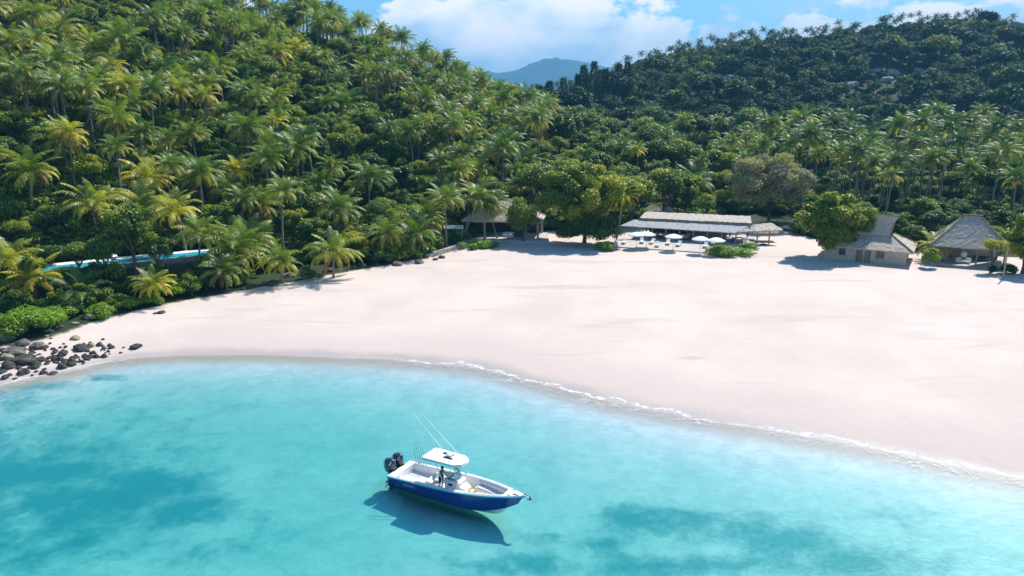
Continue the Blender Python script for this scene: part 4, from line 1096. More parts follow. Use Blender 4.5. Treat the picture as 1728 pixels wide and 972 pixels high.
for sx in (-1, 1):
    ge.add([(sx*(ux-.15), -uy*.95, sz_), (sx*(ux-.15), uy*.95, sz_), (sx*(ux-.05), .5, sz_+2.0), (sx*(ux-.05), -.5, sz_+2.0), (sx*(ux-.35), -uy*.95, sz_), (sx*(ux-.35), uy*.95, sz_), (sx*(ux-.3), .5, sz_+2.0), (sx*(ux-.3), -.5, sz_+2.0)], [(0,1,2,3),(7,6,5,4),(0,3,7,4),(1,5,6,2),(3,2,6,7),(0,4,5,1)])
ge.build('gable', M_DARKW, hut)
for sx in (-1, 1):
    bb = MB(); bb.tube([(sx*(ux+.05), sx*0-uy, sz_+.2), (sx*(ux+.15), -uy*.55, sz_+1.2), (sx*(ux+.35), -uy*.25, sz_+2.25), (sx*(ux+.95), 0, rz_+.15)], .09, 5); bb.tube([(sx*(ux+.05), uy, sz_+.2), (sx*(ux+.15), uy*.55, sz_+1.2), (sx*(ux+.35), uy*.25, sz_+2.25), (sx*(ux+.95), 0, rz_+.15)], .09, 5); bb.build('bargeboard', M_POST, hut)
rc = MB(); rc.tube([(-ux-.95, 0, rz_+.12), (-ux*.5, 0, rz_-.02), (ux*.5, 0, rz_-.02), (ux+.95, 0, rz_+.12)], .17, 7); rc.build('ridge_cap', M_EDGE, hut)
for k in range(4):
    hp = MB(); hp.tube([(*E4[k], ez+.2), (*I4[k], sz_+.2)], .13, 6); hp.build('hip_ridge', M_EDGE, hut)

# --- pyramid-roofed pavilion
c0 = at(1634, 449, 2.5); yw2 = R(-27)
pv = empty('thatched_pavilion', c0+Vector((1.8, 3.6, -.1)), yw2, 'open pavilion with a tall pyramid thatched roof near the right edge', 'pavilion')
thatch_sheet('roof', hip_quads(10.8, 8.6, 3.0, 7.4, 2.2), M_TH, pv, .32, seed=3, sag=.12)
for cxx, cyy, rr_ in ((-5.4, -4.3, -1.1), (5.4, -4.3, 1.1), (5.4, 4.3, 1.1), (-5.4, 4.3, -1.1)):
    hp = MB(); hp.tube([(cxx, cyy, 3.25), (cxx*.5+rr_*.5, cyy*.5, 5.25), (rr_, 0, 7.55)], .14, 6); hp.build('hip_ridge', M_EDGE, pv)
rc = MB(); rc.tube([(-1.4, 0, 7.58), (1.4, 0, 7.58)], .2, 7); rc.build('ridge_cap', M_EDGE, pv)
for x, y in ((-4.6, -3.6), (1.0, -3.6), (4.6, -3.6), (4.6, 3.6), (-4.6, 3.6)):
    po = MB(); po.tube([(x, y, 0), (x+.03, y, 1.6), (x, y, 3.5)], .13, 8); po.build('post', M_POST, pv)
bm = MB(); bm.box((0, -3.6, 3.3), (9.6, .16, .2)); bm.box((4.6, 0, 3.3), (.16, 7, .2)); bm.build('beam', M_POST, pv)
dk = MB(); dk.box((0, -.6, .12), (10.6, 9.4, .3)); dk.build('deck', M_DECK, pv)
wl = MB(); wl.box((-3.5, -.6, 1.5), (1.9, .3, 2.5)); wl.box((0, 3.4, 1.5), (9, .3, 2.5)); wl.box((-4.45, 1.4, 1.5), (.25, 3.6, 2.5)); wl.build('wall', M_WALL, pv)
def armchair(name, loc, rz, label, group, mat=M_WHITE):
    o = empty(name, loc, rz, label, 'armchair', group)
    m = MB(); m.rbox((0, 0, .36), (.8, .75, .16), .06); m.build('seat', mat, o)
    m = MB(); m.rbox((0, .36, .62), (.8, .14, .55), .05); m.build('backrest', mat, o)
    for s in (-1, 1):
        m = MB(); m.rbox((s*.4, 0, .42), (.12, .78, .36), .04); m.build('armrest', mat, o)
        for s2 in (-1, 1): m = MB(); m.tube([(s*.36, s2*.3, 0), (s*.36, s2*.3, .3)], .03, 6); m.build('leg', M_DARKW, o)
    return o
def lw(root, x, y, z): 
    r = root.rotation_euler.z; return Vector((root.location.x+x*math.cos(r)-y*math.sin(r), root.location.y+x*math.sin(r)+y*math.cos(r), root.location.z+z))
armchair('armchair', lw(pv, -1.2, -3.2, .27), yw2+.3, 'white armchair at the front of the pyramid-roofed pavilion deck, left one', 'white armchairs in the pavilion')
armchair('armchair', lw(pv, -.1, -2.9, .27), yw2-.4, 'white armchair at the front of the pyramid-roofed pavilion deck, right one', 'white armchairs in the pavilion')
cb = MB(); cb.rbox((0, 0, .3), (2.2, .9, .3), .08); so = cb.build('sofa', M_BLUEC); so.location = lw(pv, 2.2, .8, .27); so.rotation_euler = (0, 0, yw2)
tag(so, 'low dark sofa in the shade of the pyramid-roofed pavilion', 'sofa')
cb = MB(); cb.rbox((0, .35, .5), (2.2, .22, .5), .06); cb.build('backrest', M_BLUEC, so)
# hanging egg chair, white, in the opening
eg = MB(); eg.lathe((0, 0, 0), [(.02, -.55), (.34, -.42), (.5, -.1), (.46, .25), (.25, .5), (.03, .6)], 12); ec = eg.build('hanging_chair', M_WHITE, None, lw(pv, -.6, -1.6, 1.5), True)
tag(ec, 'white hanging egg chair in the opening of the pyramid-roofed pavilion', 'chair'); rp = MB(); rp.tube([(0, 0, .55), (0, 0, 2.1)], .015, 5); rp.build('rope', M_POST, ec)
lp = at(1692, 472, 2.4); m_ = MB(); m_.tube([(0, 0, -.2), (.02, 0, 2.4), (0, 0, 5.0)], [.12, .1, .09], 8); o = m_.build('wooden_post', M_POST, None, lp); tag(o, 'tall bare wooden post standing in the sand in front of the pyramid-roofed pavilion', 'post')
kd = at(1589, 447, 2.6); m_ = MB(); m_.rbox((0, 0, .2), (1.3, .7, .22), .1); o = m_.build('beach_cushion', simple('pink_cushion', (.55, .28, .22), .8), None, kd-Vector((0, 0, .05))); tag(o, 'reddish cushion lying at the left corner of the pavilion deck', 'cushion')

# --- long restaurant
RY = R(-17); rl, rr = at(1079, 370, 6.0), at(1268, 379, 6.0)
rm = (rl+rr)/2; RW = (rr-rl).length; RY = yaw_of(rl, rr)
rs_ = empty('restaurant', (rm.x, rm.y, 2.4), RY, 'long low open-sided restaurant with a pale thatched roof facing the beach', 'restaurant')
a = RW/2
thatch_sheet('roof', [((-a, 0, 3.75), (a, 0, 3.75), (a-.3, 6.0, 4.2), (-a+.3, 6.0, 4.2))], M_THL, rs_, .3, seed=4, rough=.12)
eb = MB(); rdm = random.Random(5)
for i in range(150):
    x = -a+2*a*i/149; l_ = rdm.uniform(.12, .38); eb.box((x, -.12+rdm.uniform(-.05, .05), 3.66-l_*.3), (.17, .2, .3+l_*.3))
eb.build('thatch_fringe', M_EDGE, rs_)
skm = simple('woven_skirt', (.42, .41, .40), .9, .2, .3, 3, bump=.5)
thatch_sheet('skirt_roof', [((-a-3.2, -2.6, 2.55), (a-2.6, -2.9, 2.35), (a-.2, -.1, 3.45), (-a-1, -.1, 3.45))], skm, rs_, .14, seed=5, rough=.06)
thatch_sheet('side_roof', [((a-2.4, -2.7, 2.5), (a+5.6, 1.2, 2.7), (a+3.4, 3.6, 3.5), (a-.2, .4, 3.4))], M_THL, rs_, .22, seed=6, rough=.15)
thatch_sheet('side_roof', [((a+.6, 2.2, 1.6), (a+5.0, 3.8, 1.6), (a+4.6, 6.4, 2.4), (a, 5.4, 2.4))], M_EDGE, rs_, .2, seed=7, rough=.15)
for i in range(8):
    x = -a+.3+(2*a-2.8)*i/7; po = MB(); po.tube([(x, -1.9, 0), (x, -1.9, 2.7)], .13, 8); po.build('post', M_POST, rs_)
for i in range(7):
    x = -a+.6+(2*a-1.2)*i/6; po = MB(); po.tube([(x, 6.0, 0), (x, 6.0, 4.3)], .14, 8); po.build('post', M_DARKW, rs_)
for x, y in ((a+3.3, 1.0), (a+1.2, -.2)):
    po = MB(); po.tube([(x, y, 0), (x, y, 2.75)], .13, 8); po.build('post', M_POST, rs_)
fl = MB(); fl.box((0, 2, .1), (2*a+1.5, 8.6, .24)); fl.build('floor', M_DECK, rs_)
bw = MB(); bw.box((-a*.25, 6.6, 1.6), (a*1.3, .2, 2.9)); bw.build('back_wall', M_DARKW, rs_)
ct = MB(); ct.box((2.2, 3.4, .75), (7.5, .8, 1.05)); ct.box((2.2, 3.25, 1.31), (7.9, 1.1, .07)); ct.build('bar_counter', M_POST, rs_)
def dining(x, y, n, lab):
    o = empty('dining_table', lw(rs_, x, y, .22), RY+n, lab, 'table', 'tables in the restaurant')
    m = MB(); m.box((0, 0, .74), (1.1, .9, .05)); m.build('tabletop', M_WHITE if n > .3 else M_POST, o)
    for sx in (-1, 1):
        for sy in (-1, 1): m = MB(); m.tube([(sx*.45, sy*.36, 0), (sx*.45, sy*.36, .71)], .03, 5); m.build('leg', M_DARKW, o)
for i, (x, y) in enumerate([(-8, .2), (-5.2, -.3), (-2.4, .3), (.6, -.4), (3.4, .2), (6.2, -.3), (8.4, .8)]):
    dining(x, y, .1+.25*(i % 2), 'restaurant table under the roof, number %s from its left end' % ['one', 'two', 'three', 'four', 'five', 'six', 'seven'][i])
    for s in (-1, 1):
        q = lw(rs_, x+s*.95, y+rdm.uniform(-.2, .2), .22); armchair('dining_chair', q, RY+s*1.57*-1, '%s chair %s the %s restaurant table from the left' % (['pale', 'dark'][i % 2], 'left of' if s < 0 else 'right of', ['first', 'second', 'third', 'fourth', 'fifth', 'sixth', 'seventh'][i]), 'chairs in the restaurant', [M_CUSH, M_BLUEC][i % 2])
# terrace in front
ta, tb = at(1040, 416, 2.6), at(1190, 425.5, 2.6); ty = yaw_of(ta, tb); tw = (tb-ta).length
ter = MB(); ter.box((tw/2, 4.0, -.3), (tw, 8.0, .62)); ter.box((tw/2-.5, -.35, -.42), (tw-1, .7, .36)); te = ter.build('terrace', M_STONE, None, ta-Vector((0, 0, .02))); te.rotation_euler = (0, 0, ty)
tag(te, 'low stone terrace with sunbeds between the restaurant and the sand', 'terrace')
m_ = MB()
for s in (-1, 1): m_.box((s*.28, 0, .45), (.5, .06, .9))
wp = m_.build('low_gate', M_WHITE, None, at(1040, 416, 2.4)+Vector((-.3, -.3, 0))); tag(wp, 'white low gate panels at the left end of the restaurant terrace beside the yellow palm', 'gate')

def umbrella(px, py, lab, w=3.1, zt=2.45):
    p = at(px, py, 2.75+zt); o = empty('beach_umbrella', (p.x, p.y, 2.6), .3, lab, 'umbrella', 'white umbrellas on the restaurant terrace')
    m = MB(); m.tube([(0, 0, 0), (0, 0, zt+.35)], .035, 8); m.build('pole', M_POST, o)
    n = 8; r = w/2; vs = [(0, 0, zt+.42)]; fs = []
    for rr_, z in ((.55*r, zt+.20), (r, zt-.1), (r, zt-.26)):
        for k in range(n): q = 2*math.pi*k/n+.2; vs.append((rr_*math.cos(q), rr_*math.sin(q), z))
    for k in range(n):
        k2 = (k+1) % n; fs += [(0, 1+k, 1+k2), (1+k, 9+k, 9+k2, 1+k2), (9+k, 17+k, 17+k2, 9+k2)]
    m = MB(); m.add(vs, fs); c = m.build('canopy', M_WHITE, o); md = c.modifiers.new('s', 'SOLIDIFY'); md.thickness = .02
    m = MB(); m.lathe((0, 0, 0), [(.28, 0), (.28, .07), (.05, .12)], 10); m.build('base', M_STONE, o)
    m = MB(); m.lathe((0, 0, zt+.4), [(.04, 0), (.05, .06), (.01, .12)], 8); m.build('finial', M_POST, o)
for px, py, lab in [(1075, 393.5, 'leftmost white umbrella on the terrace, half behind the next one'), (1092, 393, 'second white umbrella from the left on the terrace'), (1137, 397, 'third white umbrella from the left on the terrace, standing alone'), (1183, 401, 'fourth white umbrella from the left on the terrace'), (1209, 403, 'rightmost white umbrella on the terrace, over the green mound of creeper')]: umbrella(px, py, lab)
def lounger(p, rz, lab, grp, mat=M_WHITE):
    o = empty('sun_lounger', p, rz, lab, 'sun lounger', grp)
    m = MB(); m.box((0, -.25, .28), (.7, 1.35, .07)); m.build('frame', M_POST, o)
    m = MB(); m.rbox((0, -.25, .37), (.66, 1.3, .11), .04); m.build('mattress', mat, o)
    m = MB(); m.slab([(-.33, .4, .42), (.33, .4, .42), (.33, .95, .86), (-.33, .95, .86)], .1); m.build('backrest', mat, o)
    for s in (-1, 1):
        for y in (-.85, .35): m = MB(); m.tube([(s*.3, y, 0), (s*.3, y, .26)], .03, 5); m.build('leg', M_POST, o)
for i, (px, py) in enumerate([(1053, 411), (1083, 410), (1100, 411), (1109, 416), (1127, 412.5), (1145, 415), (1162, 403), (1190, 417.5), (1204, 412)]):
    lounger(at(px, py, 2.62), ty+.2*math.sin(i*2.3), 'white sun lounger on the terrace, %s from the left' % ['first', 'second', 'third', 'fourth', 'fifth', 'sixth', 'seventh', 'eighth', 'ninth'][i], 'sun loungers on the terrace', [M_WHITE, M_CUSH][i % 2])
# weathered roofs half hidden behind the restaurant
for px, py, w_, lab in [(1112, 349, 9, 'grey thatched roof half hidden under trees behind the left end of the restaurant')]:
    p = atY(px, py, 158); o = empty('thatched_shelter', (p.x, p.y, H(p.x, p.y)-.1), -.5, lab, 'shelter')
    zz = p.z-o.location.z; thatch_sheet('roof', hip_quads(w_, 6, zz-1.9, zz+.3, w_*.4), M_TH, o, .25, seed=px)
    for sx in (-1, 1):
        for sy in (-1, 1): m = MB(); m.tube([(sx*w_*.42, sy*2.5, 0), (sx*w_*.42, sy*2.5, zz-1.5)], .12, 6); m.build('post', M_DARKW, o)

# --- pavilion among the trees on the left
lpv = at(851, 402, 2.8); yl = R(-8)
lp = empty('beach_pavilion', (lpv.x, lpv.y+3.2, 2.45), yl, 'dark open pavilion with thatched roof and square posts left of the big beach tree', 'pavilion')
thatch_sheet('roof', hip_quads(15.0, 9.5, 3.7, 7.0, 5.0), M_TH, lp, .3, seed=8)
for cxx, cyy, rr_ in ((-7.75, -4.75, -2.8), (7.75, -4.75, 2.8)):
    hp = MB(); hp.tube([(cxx*.967, cyy, 3.85), (rr_*.9, 0, 7.15)], .14, 6); hp.build('hip_ridge', M_EDGE, lp)
for x in (-6.6, -3.2, 4.6, 6.9):
    po = MB(); po.box((x, -3.9, 1.9), (.4, .4, 3.5)); po.build('post', M_POST, lp)
for x in (-6.6, 6.9):
    po = MB(); po.box((x, 3.9, 1.9), (.4, .4, 3.5)); po.build('post', M_POST, lp)
bm = MB(); bm.box((0, -3.9, 3.62), (14.4, .3, .26)); bm.build('beam', M_POST, lp)
fl = MB(); fl.box((.6, -.8, .2), (15, 10.4, .36)); fl.build('floor', M_STONE, lp)
bw = MB(); bw.box((0, 3.7, 1.9), (13, .25, 3.3)); bw.build('back_wall', M_DARKW, lp)
for k, x in enumerate((-1.6, .8, 3.0)):
    m = MB(); m.rbox((0, 0, .3), (1.9, .9, .35), .08); o = m.build('sofa', [M_BLUEC, M_CUSH, M_BLUEC][k], None, lw(lp, x, -1.6+.5*(k % 2), .38)); o.rotation_euler = (0, 0, yl)
    tag(o, ['dark blue sofa in the left bay of the dark pavilion', 'pale sofa in the middle of the dark pavilion', 'dark blue sofa in the right bay of the dark pavilion'][k], 'sofa', 'sofas in the dark pavilion')
    m = MB(); m.rbox((0, .4, .55), (1.9, .2, .45), .06); m.build('backrest', [M_BLUEC, M_CUSH, M_BLUEC][k], o)
# steps and deck down to the sand
sa, sb = at(856, 404, 2.95), at(926, 404, 2.95)
for k, (dz, dy, nm) in enumerate([(0, 0, 'top'), (-.17, -.55, 'mid'), (-.34, -1.1, 'low')]): pass
st = MB(); L_ = (sb-sa).length
for k in range(3): st.box((L_/2, 1.2-.55*k, -.12-.17*k), (L_+.02*k, 4.2-k*.3, .17)) if k == 0 else st.box((L_/2, -.9-.5*k+.25, -.12-.17*k-.003), (L_, .9, .17))
so = st.build('steps', M_STONE, None, sa); so.rotation_euler = (0, 0, yaw_of(sa, sb)); tag(so, 'pale stone deck with two broad steps down to the sand beside the pavilion', 'steps')
# small canopy
cpn = at(765, 408, 2.6); o = empty('shade_canopy', cpn, .1, 'small flat pale canopy on thin posts beside the stone wall left of the pavilion', 'canopy')
m = MB(); m.slab([(-1.7, -1.3, 2.75), (1.9, -1.3, 2.7), (1.9, 1.3, 2.9), (-1.7, 1.3, 2.95)], .09); m.build('top', M_CUSH, o)
for x, y in ((-1.5, -1.1), (1.6, -1.1), (-1.5, 1.1), (1.6, 1.1)): m = MB(); m.tube([(x, y, -.2), (x, y, 2.75)], .07, 7); m.build('post', M_POST, o)
# stone retaining wall
m = MB(); wa, wb_ = at(733, 432, 2.3), at(770, 421, 2.3)
n_ = 14
for r_ in range(3):
    for k in range(n_):
        f = (k+.5*(r_ % 2))/n_
        if f > .98: continue
        p = wa.lerp(wb_, f); m.rbox((p.x+rdm.uniform(-.05, .05), p.y+rdm.uniform(-.05, .05), 2.05+.42*r_), ((wb_-wa).length/n_*.96, .55, .40), .07, 2)
o = m.build('stone_wall', M_STONE); tag(o, 'low dry-stone wall at the sand edge below the small canopy', 'wall')

# --- pool on the left slope
py_ = math.atan2(PDIR.y, PDIR.x)
pool = empty('swimming_pool', (POOL_A.x, POOL_A.y, 5.3), py_, 'narrow turquoise infinity pool set in the jungle on the left slope', 'pool')
m = MB(); m.box((PLEN/2, 1.6, .60), (PLEN, 3.2, .14)); m.build('water', M_POOL, pool)
m = MB(); m.box((PLEN/2, -.2, .0), (PLEN+1, .4, 1.42)); m.box((PLEN+.25, 1.6, .1), (.5, 3.18, 1.3)); m.box((-.25, 1.6, .1), (.5, 3.18, 1.3)); m.build('wall', simple('pool_stone', (.20, .18, .15), .85, .2, .25, 2, bump=.3), pool)
m = MB(); m.box((PLEN/2, 4.1, .62), (PLEN+1, 1.8, .2)); m.build('deck', M_WHITE, pool)
for k, f in enumerate((.42,)):
    q = Vector((POOL_A.x, POOL_A.y, 0))+PDIR*PLEN*f+PNRM*4.1; lounger(Vector((q.x, q.y, 6.02)), py_+.1, ['white lounger on the pool deck left of the dense dark tree', 'white lounger on the pool deck just behind the dense dark tree', 'white lounger on the pool deck near its right end'][k], 'sun loungers on the pool deck')

# ------------------------------------------------------------------ the big beach trees and green mats
def special(name, p, lab, cat='tree', h=6, mat=None, rz=0, shift=0, group=None, seed=1, trunk=True, **k):
    cm, tm = make_tree_meshes(seed, h=h, mat=mat, **k)
    o = empty(name, p, rz, lab, cat, group); c = link('crown', cm, o); c.color = (1, 1-shift, 0, 1)
    if trunk: link('trunk', tm, o)
    return o
special('beach_tree', at(1408, 438, 2.4)+Vector((0, 1.5, 0)), 'big rounded beach tree with glossy yellow-green leaves left of the two-tiered hut', h=5.9, seed=31, r=(7.2, 5.4, 5.6), nlobe=52, nleaf=42000, leaf=.38, shift=.15, tintvar=.26, spread=1.0, low=True, lob=.6)
special('beach_tree', at(985, 416, 2.4)+Vector((.5, 4, 0)), 'very wide spreading beach tree with yellow-green top shading the sand left of the restaurant', h=8.6, seed=32, r=(11.6, 7.4, 5.4), nlobe=80, nleaf=80000, leaf=.40, shift=.34, tintvar=.24, spread=1.05, low=True, lob=.52)
special('beach_tree', at(1000, 420, 2.4)+Vector((0, 3, 0)), 'dark low skirt of shrubs at the foot of the wide spreading beach tree', 'shrub', h=2.4, seed=33, r=(7.4, 3.6, 2.9), nlobe=26, nleaf=20000, leaf=.32, shift=-.12, tintvar=.15, spread=.95, trunk=False)
g_ = atY(1300, 330, 150)
special('spreading_tree', (g_.x, g_.y, H(g_.x, g_.y)-.2), 'wide grey-brown tree with fine twiggy crown behind the restaurant', h=8.8, seed=34, r=(12.0, 7, 6.4), nlobe=80, nleaf=46000, leaf=.36, mat=M_GREY, shift=.3, tintvar=.3, low=True, lob=.6)
def mat_bush(px, py, w, d_, hgt, lab, shift=0, seed=50, rz=0, leaf=.26, n=6000, mat=None, z=2.4, cat='bush', name='beach_creeper', nl=22):
    p = at(px, py, z); rs = np.random.RandomState(seed)
    V, F, T_, cen, lr = broad_crown(seed, r=(w/2*.95, d_/2*.9, hgt*.75), nlobe=nl, nleaf=n, leaf=leaf, inner=.2, tintvar=.15)
    V[:, 2] = V[:, 2]*.8+hgt*.35; V[:, 2] = np.maximum(V[:, 2], .02)
    me = np_mesh(name, V, F, mat or M_BRIGHT, False, {'tint': T_}); o = link(name, me, None, (p.x, p.y, H(p.x, p.y))); o.rotation_euler = (0, 0, rz); o.color = (1, 1-shift, .3, 1)
    return tag(o, lab, cat)
mat_bush(1232, 431, 11.5, 6.0, 1.5, 'bright green mound of creeper on the open sand in front of the restaurant', 0, 51, ty)
mat_bush(1264, 427, 4.2, 3.4, 2.0, 'taller right end of the bright green creeper in front of the restaurant', 0, 57, ty, n=2500)
mat_bush(808, 418, 9.6, 4.2, 1.3, 'long bright green strip of creeper at the sand edge in front of the pavilion', .02, 52, .28)
mat_bush(40, 545, 9.5, 6.5, 3.0, 'large bright green bush at the left edge above the shore rocks', .05, 53, .7, n=14000)
mat_bush(80, 530, 6.5, 4.5, 2.0, 'bright green bush above the sand at left, right next to the largest one', -.04, 58, .7, n=7000)
for i, (px, py, w_, h_, sh_, lab) in enumerate([(168, 520, 4.6, 1.8, 0, 'bright bush just above the tan boulder'), (118, 520, 4.2, 2.2, -.2, 'dark green bush left of the tan boulder'), (215, 508, 4.0, 1.6, -.05, 'bright green bush at the sand edge under the dense dark tree'), (250, 503, 4.0, 1.7, .05, 'yellow-green bush at the sand edge under the low yellow palm'), (300, 490, 4.4, 2.4, .12, 'bright yellow-green bush under the right end of the pool'), (342, 480, 4.2, 2.4, -.1, 'green bush right of the bright yellow-green one under the right end of the pool'),
        (405, 474, 3.6, 1.5, -.05, 'small green bush at the sand edge below the beachside palms'), (728, 425, 1.8, 1.3, .1, 'little bright green bush between rocks left of the stone wall'), (630, 440, 3.0, 3.0, -.2, 'leafy dark bush between the low beach palms right of centre'), (592, 440, 3.5, 2.8, -.15, 'round leafy bush right of the low drooping palm'), (1020, 421, 5.0, 1.7, -.05, 'olive green hedge at the right foot of the wide spreading beach tree'),
        (1568, 452, 3.2, 4.0, .2, 'yellow-green bush between the two thatched huts'), (1700, 462, 3.5, 1.6, -.25, 'dark low bush at the right corner of the pyramid-roofed pavilion'), (1675, 463, 1.8, 1.6, -.15, 'small dark bush beside the tall bare post')]):
    mat_bush(px, py, w_, w_*.8, h_, lab, sh_, 60+i, rng.uniform(0, 3), n=int(900*w_), mat=M_BROAD if sh_ < -.12 else None)
special('young_tree', at(1672, 460, 2.4), 'slender pale yellow-green young tree in front of the pyramid-roofed pavilion', h=3.7, seed=41, r=(2.0, 1.8, 1.6), nlobe=12, nleaf=2600, leaf=.22, shift=.5, inner=.2)
special('young_tree', at(1725, 462, 2.4), 'yellow-green leafy tree cut by the right edge beside the pyramid-roofed pavilion', h=5.0, seed=42, r=(3.8, 3, 4.0), nlobe=26, nleaf=12000, low=True, lob=.8, leaf=.3, shift=.36)
for i, (dx_, dy_, hh, s_, sh_, lab) in enumerate([(4.4, -5.6, 5.2, 4.0, .26, 'yellow-green tree standing over the front right part of the dark pavilion roof'), (-8.6, -1.5, 5.4, 3.6, -.1, 'dark leafy tree covering the left end of the dark pavilion'), (-3.2, 6.0, 8.0, 4.4, -.05, 'green tree rising directly behind the dark pavilion roof')]):
    q = lw(lp, dx_, dy_, -.1); special('pavilion_tree', q, lab, h=hh, seed=70+i, r=(s_, s_*.8, s_*.8), nlobe=18, nleaf=int(2600*s_), leaf=.33, shift=sh_, low=True)
for i, (px, py, z_, hh, s_, sh_, lab) in enumerate([(180, 468, 4.6, 3.6, 2.6, .02, 'leafy bush rising over the pool edge between its left and middle parts'), (268, 456, 4.8, 3.4, 2.6, -.05, 'leafy bush hiding the pool wall between its middle and right parts'), (60, 480, 4.6, 2.0, 2.0, .1, 'leafy bush in front of the left tip of the pool'), (372, 452, 4.6, 2.0, 2.0, .1, 'leafy bush at the right tip of the pool'), (120, 478, 4.4, 1.5, 1.7, -.02, 'low leafy bush under the left part of the pool'), (320, 465, 4.4, 1.5, 1.8, .12, 'low yellow-green bush under the right part of the pool'), (225, 470, 4.2, 1.2, 1.7, .05, 'low leafy bush under the middle part of the pool'), (90, 500, 3.6, 1.6, 2.0, .12, 'leafy bush halfway between the pool and the large bright green bush'), (145, 500, 3.4, 1.3, 1.8, 0, 'leafy bush above the bush that touches the tan boulder'), (185, 492, 3.4, 1.3, 1.7, .15, 'light green bush on the slope under the middle of the pool'), (20, 510, 3.4, 1.8, 2.2, .08, 'leafy bush at the left edge above the large bright green bush'), (290, 478, 3.4, 1.2, 1.7, .08, 'leafy bush on the slope below the right part of the pool'), (345, 468, 3.4, 1.6, 1.8, -.04, 'dark leafy bush right of the pool above the sand')]):
    q = at(px, py, z_); q.z = H(q.x, q.y)-.1; special('leafy_bush', q, lab, 'bush', h=hh, seed=80+i, r=(s_, s_*.8, s_*.75), nlobe=12, nleaf=int(1500*s_), leaf=.3, shift=sh_, low=True)
# young palm between the huts
p_ = at(1573, 440, 2.4); r_ = empty('young_palm', p_, .5, 'young feathery palm growing between the two thatched huts', 'palm tree')
link('trunk', trunk_mesh('palm_trunk', [(0, 0, 0), (.1, 0, 1.4), (.15, 0, 2.6)], .16, .12), r_); c_ = link('crown', CROWNS[5], r_, (.15, 0, 2.5)); c_.scale = (.8,)*3; c_.color = (1, .8, 1, 1)

# ------------------------------------------------------------------ rocks
def rock_mesh(seed, mat):
    import bmesh
    rs = np.random.RandomState(seed); b = bmesh.new(); bmesh.ops.create_icosphere(b, subdivisions=4, radius=1)
    pl = nrm(rs.normal(size=(9, 3))); off = rs.uniform(.62, .9, 9)
    for v in b.verts:
        p = np.array(v.co)
        for n_, o_ in zip(pl, off):
            e = p.dot(n_)-o_
            if e > 0: p = p-n_*e*.85
        k = 1+.10*math.sin(p[0]*5+seed)*math.sin(p[1]*4+1)*math.sin(p[2]*5)+.035*math.sin(p[0]*13+seed)*math.sin(p[1]*15)*math.cos(p[2]*12)
        v.co = Vector(p*k)
    me = bpy.data.meshes.new('boulder'); b.to_mesh(me); b.free(); me.polygons.foreach_set('use_smooth', [True]*len(me.polygons)); me.materials.append(mat); return me
def rock_mat(name, a, b_, c_, lich=(.3, .27, .08)):
    m, t = material(name); P = t.obj(); n = t.noise(P, 1.6, 7, .7)
    c = t.ramp(n, [(.3, a), (.5, b_), (.68, c_)]); c = t.mix(t.math('MULTIPLY', t.smooth(t.noise(P, .9, 3, .5), .58, .68), .5), c, lich)
    t.l.new(t.bsdf(c, .85, .25, t.bump(t.noise(P, 3, 7, .7), .8, .15)), t.out.inputs[0]); return m
M_RD = rock_mat('dark_rock', (.025, .024, .024), (.065, .058, .055), (.16, .145, .13), (.09, .08, .05)); M_RG = rock_mat('grey_rock', (.05, .043, .038), (.15, .13, .115), (.34, .30, .27)); M_RT = rock_mat('tan_rock', (.15, .12, .07), (.33, .29, .17), (.48, .44, .30))
M_RP = rock_mat('pale_granite', (.14, .15, .16), (.30, .30, .31), (.50, .49, .48), (.2, .2, .2))
RK = {k: [rock_mesh(s+10*i, m) for i in range(4)] for k, m, s in (('d', M_RD, 1), ('g', M_RG, 2), ('t', M_RT, 3), ('p', M_RP, 4))}
rr2 = random.Random(3)
def rock(px, py, wpx, kind, lab, grp, fl=.62, name='boulder', z=None):
    if z is None:
        q = at(px, py, 1.0)
        for _ in range(4): q = at(px, py, max(-.1, H(q.x, q.y)))
    else: q = z
    f = project(q)[2]; r = wpx*(.84 if wpx < 30 else .7)*f/1200/2
    o = link(name, RK[kind][rr2.randrange(4)]); o.location = (q.x, q.y+r*.4, q.z+r*fl*.25); o.scale = (r*1.05, r*rr2.uniform(.75, 1.0), r*fl*rr2.uniform(.85, 1.15)); o.rotation_euler = (rr2.uniform(-.15, .15), rr2.uniform(-.15, .15), rr2.uniform(-.4, .4))
    tag(o, lab, 'rock', grp); return o
SM = [(5, 575, 'the large pale grey boulder'), (61, 589, 'the bumpy-topped grey boulder'), (37, 614, 'the broad dark boulder'), (105, 600, 'the pointed dark rock'), (133, 592, 'the smooth brown rock'), (151, 586, 'the yellowish round rock'), (227, 588, 'the flat brown rock'), (110, 620, 'the two wet rocks in the shallows'), (86, 632, 'the flat rock at the water line'), (10, 622, 'the dark boulder near the water'), (126, 573, 'the lone tan rock')]
_seen = {}
def stone_rel(px, py, i):
    for a in sorted(SM, key=lambda m: (m[0]-px)**2+(m[1]-py)**2):
        du, dv = px-a[0], py-a[1]
        w_ = ('right of ' if du > 0 else 'left of ') if abs(du) > 1.6*abs(dv) else ('below ' if dv > 0 else 'above ') if abs(dv) > 1.6*abs(du) else ('below' if dv > 0 else 'above')+(' and right of ' if du > 0 else ' and left of ')
        if (w_, a[2]) not in _seen: _seen[w_, a[2]] = 1; return w_+a[2]
    return 'among the rocks'
G1 = 'rocks at the left end of the beach'
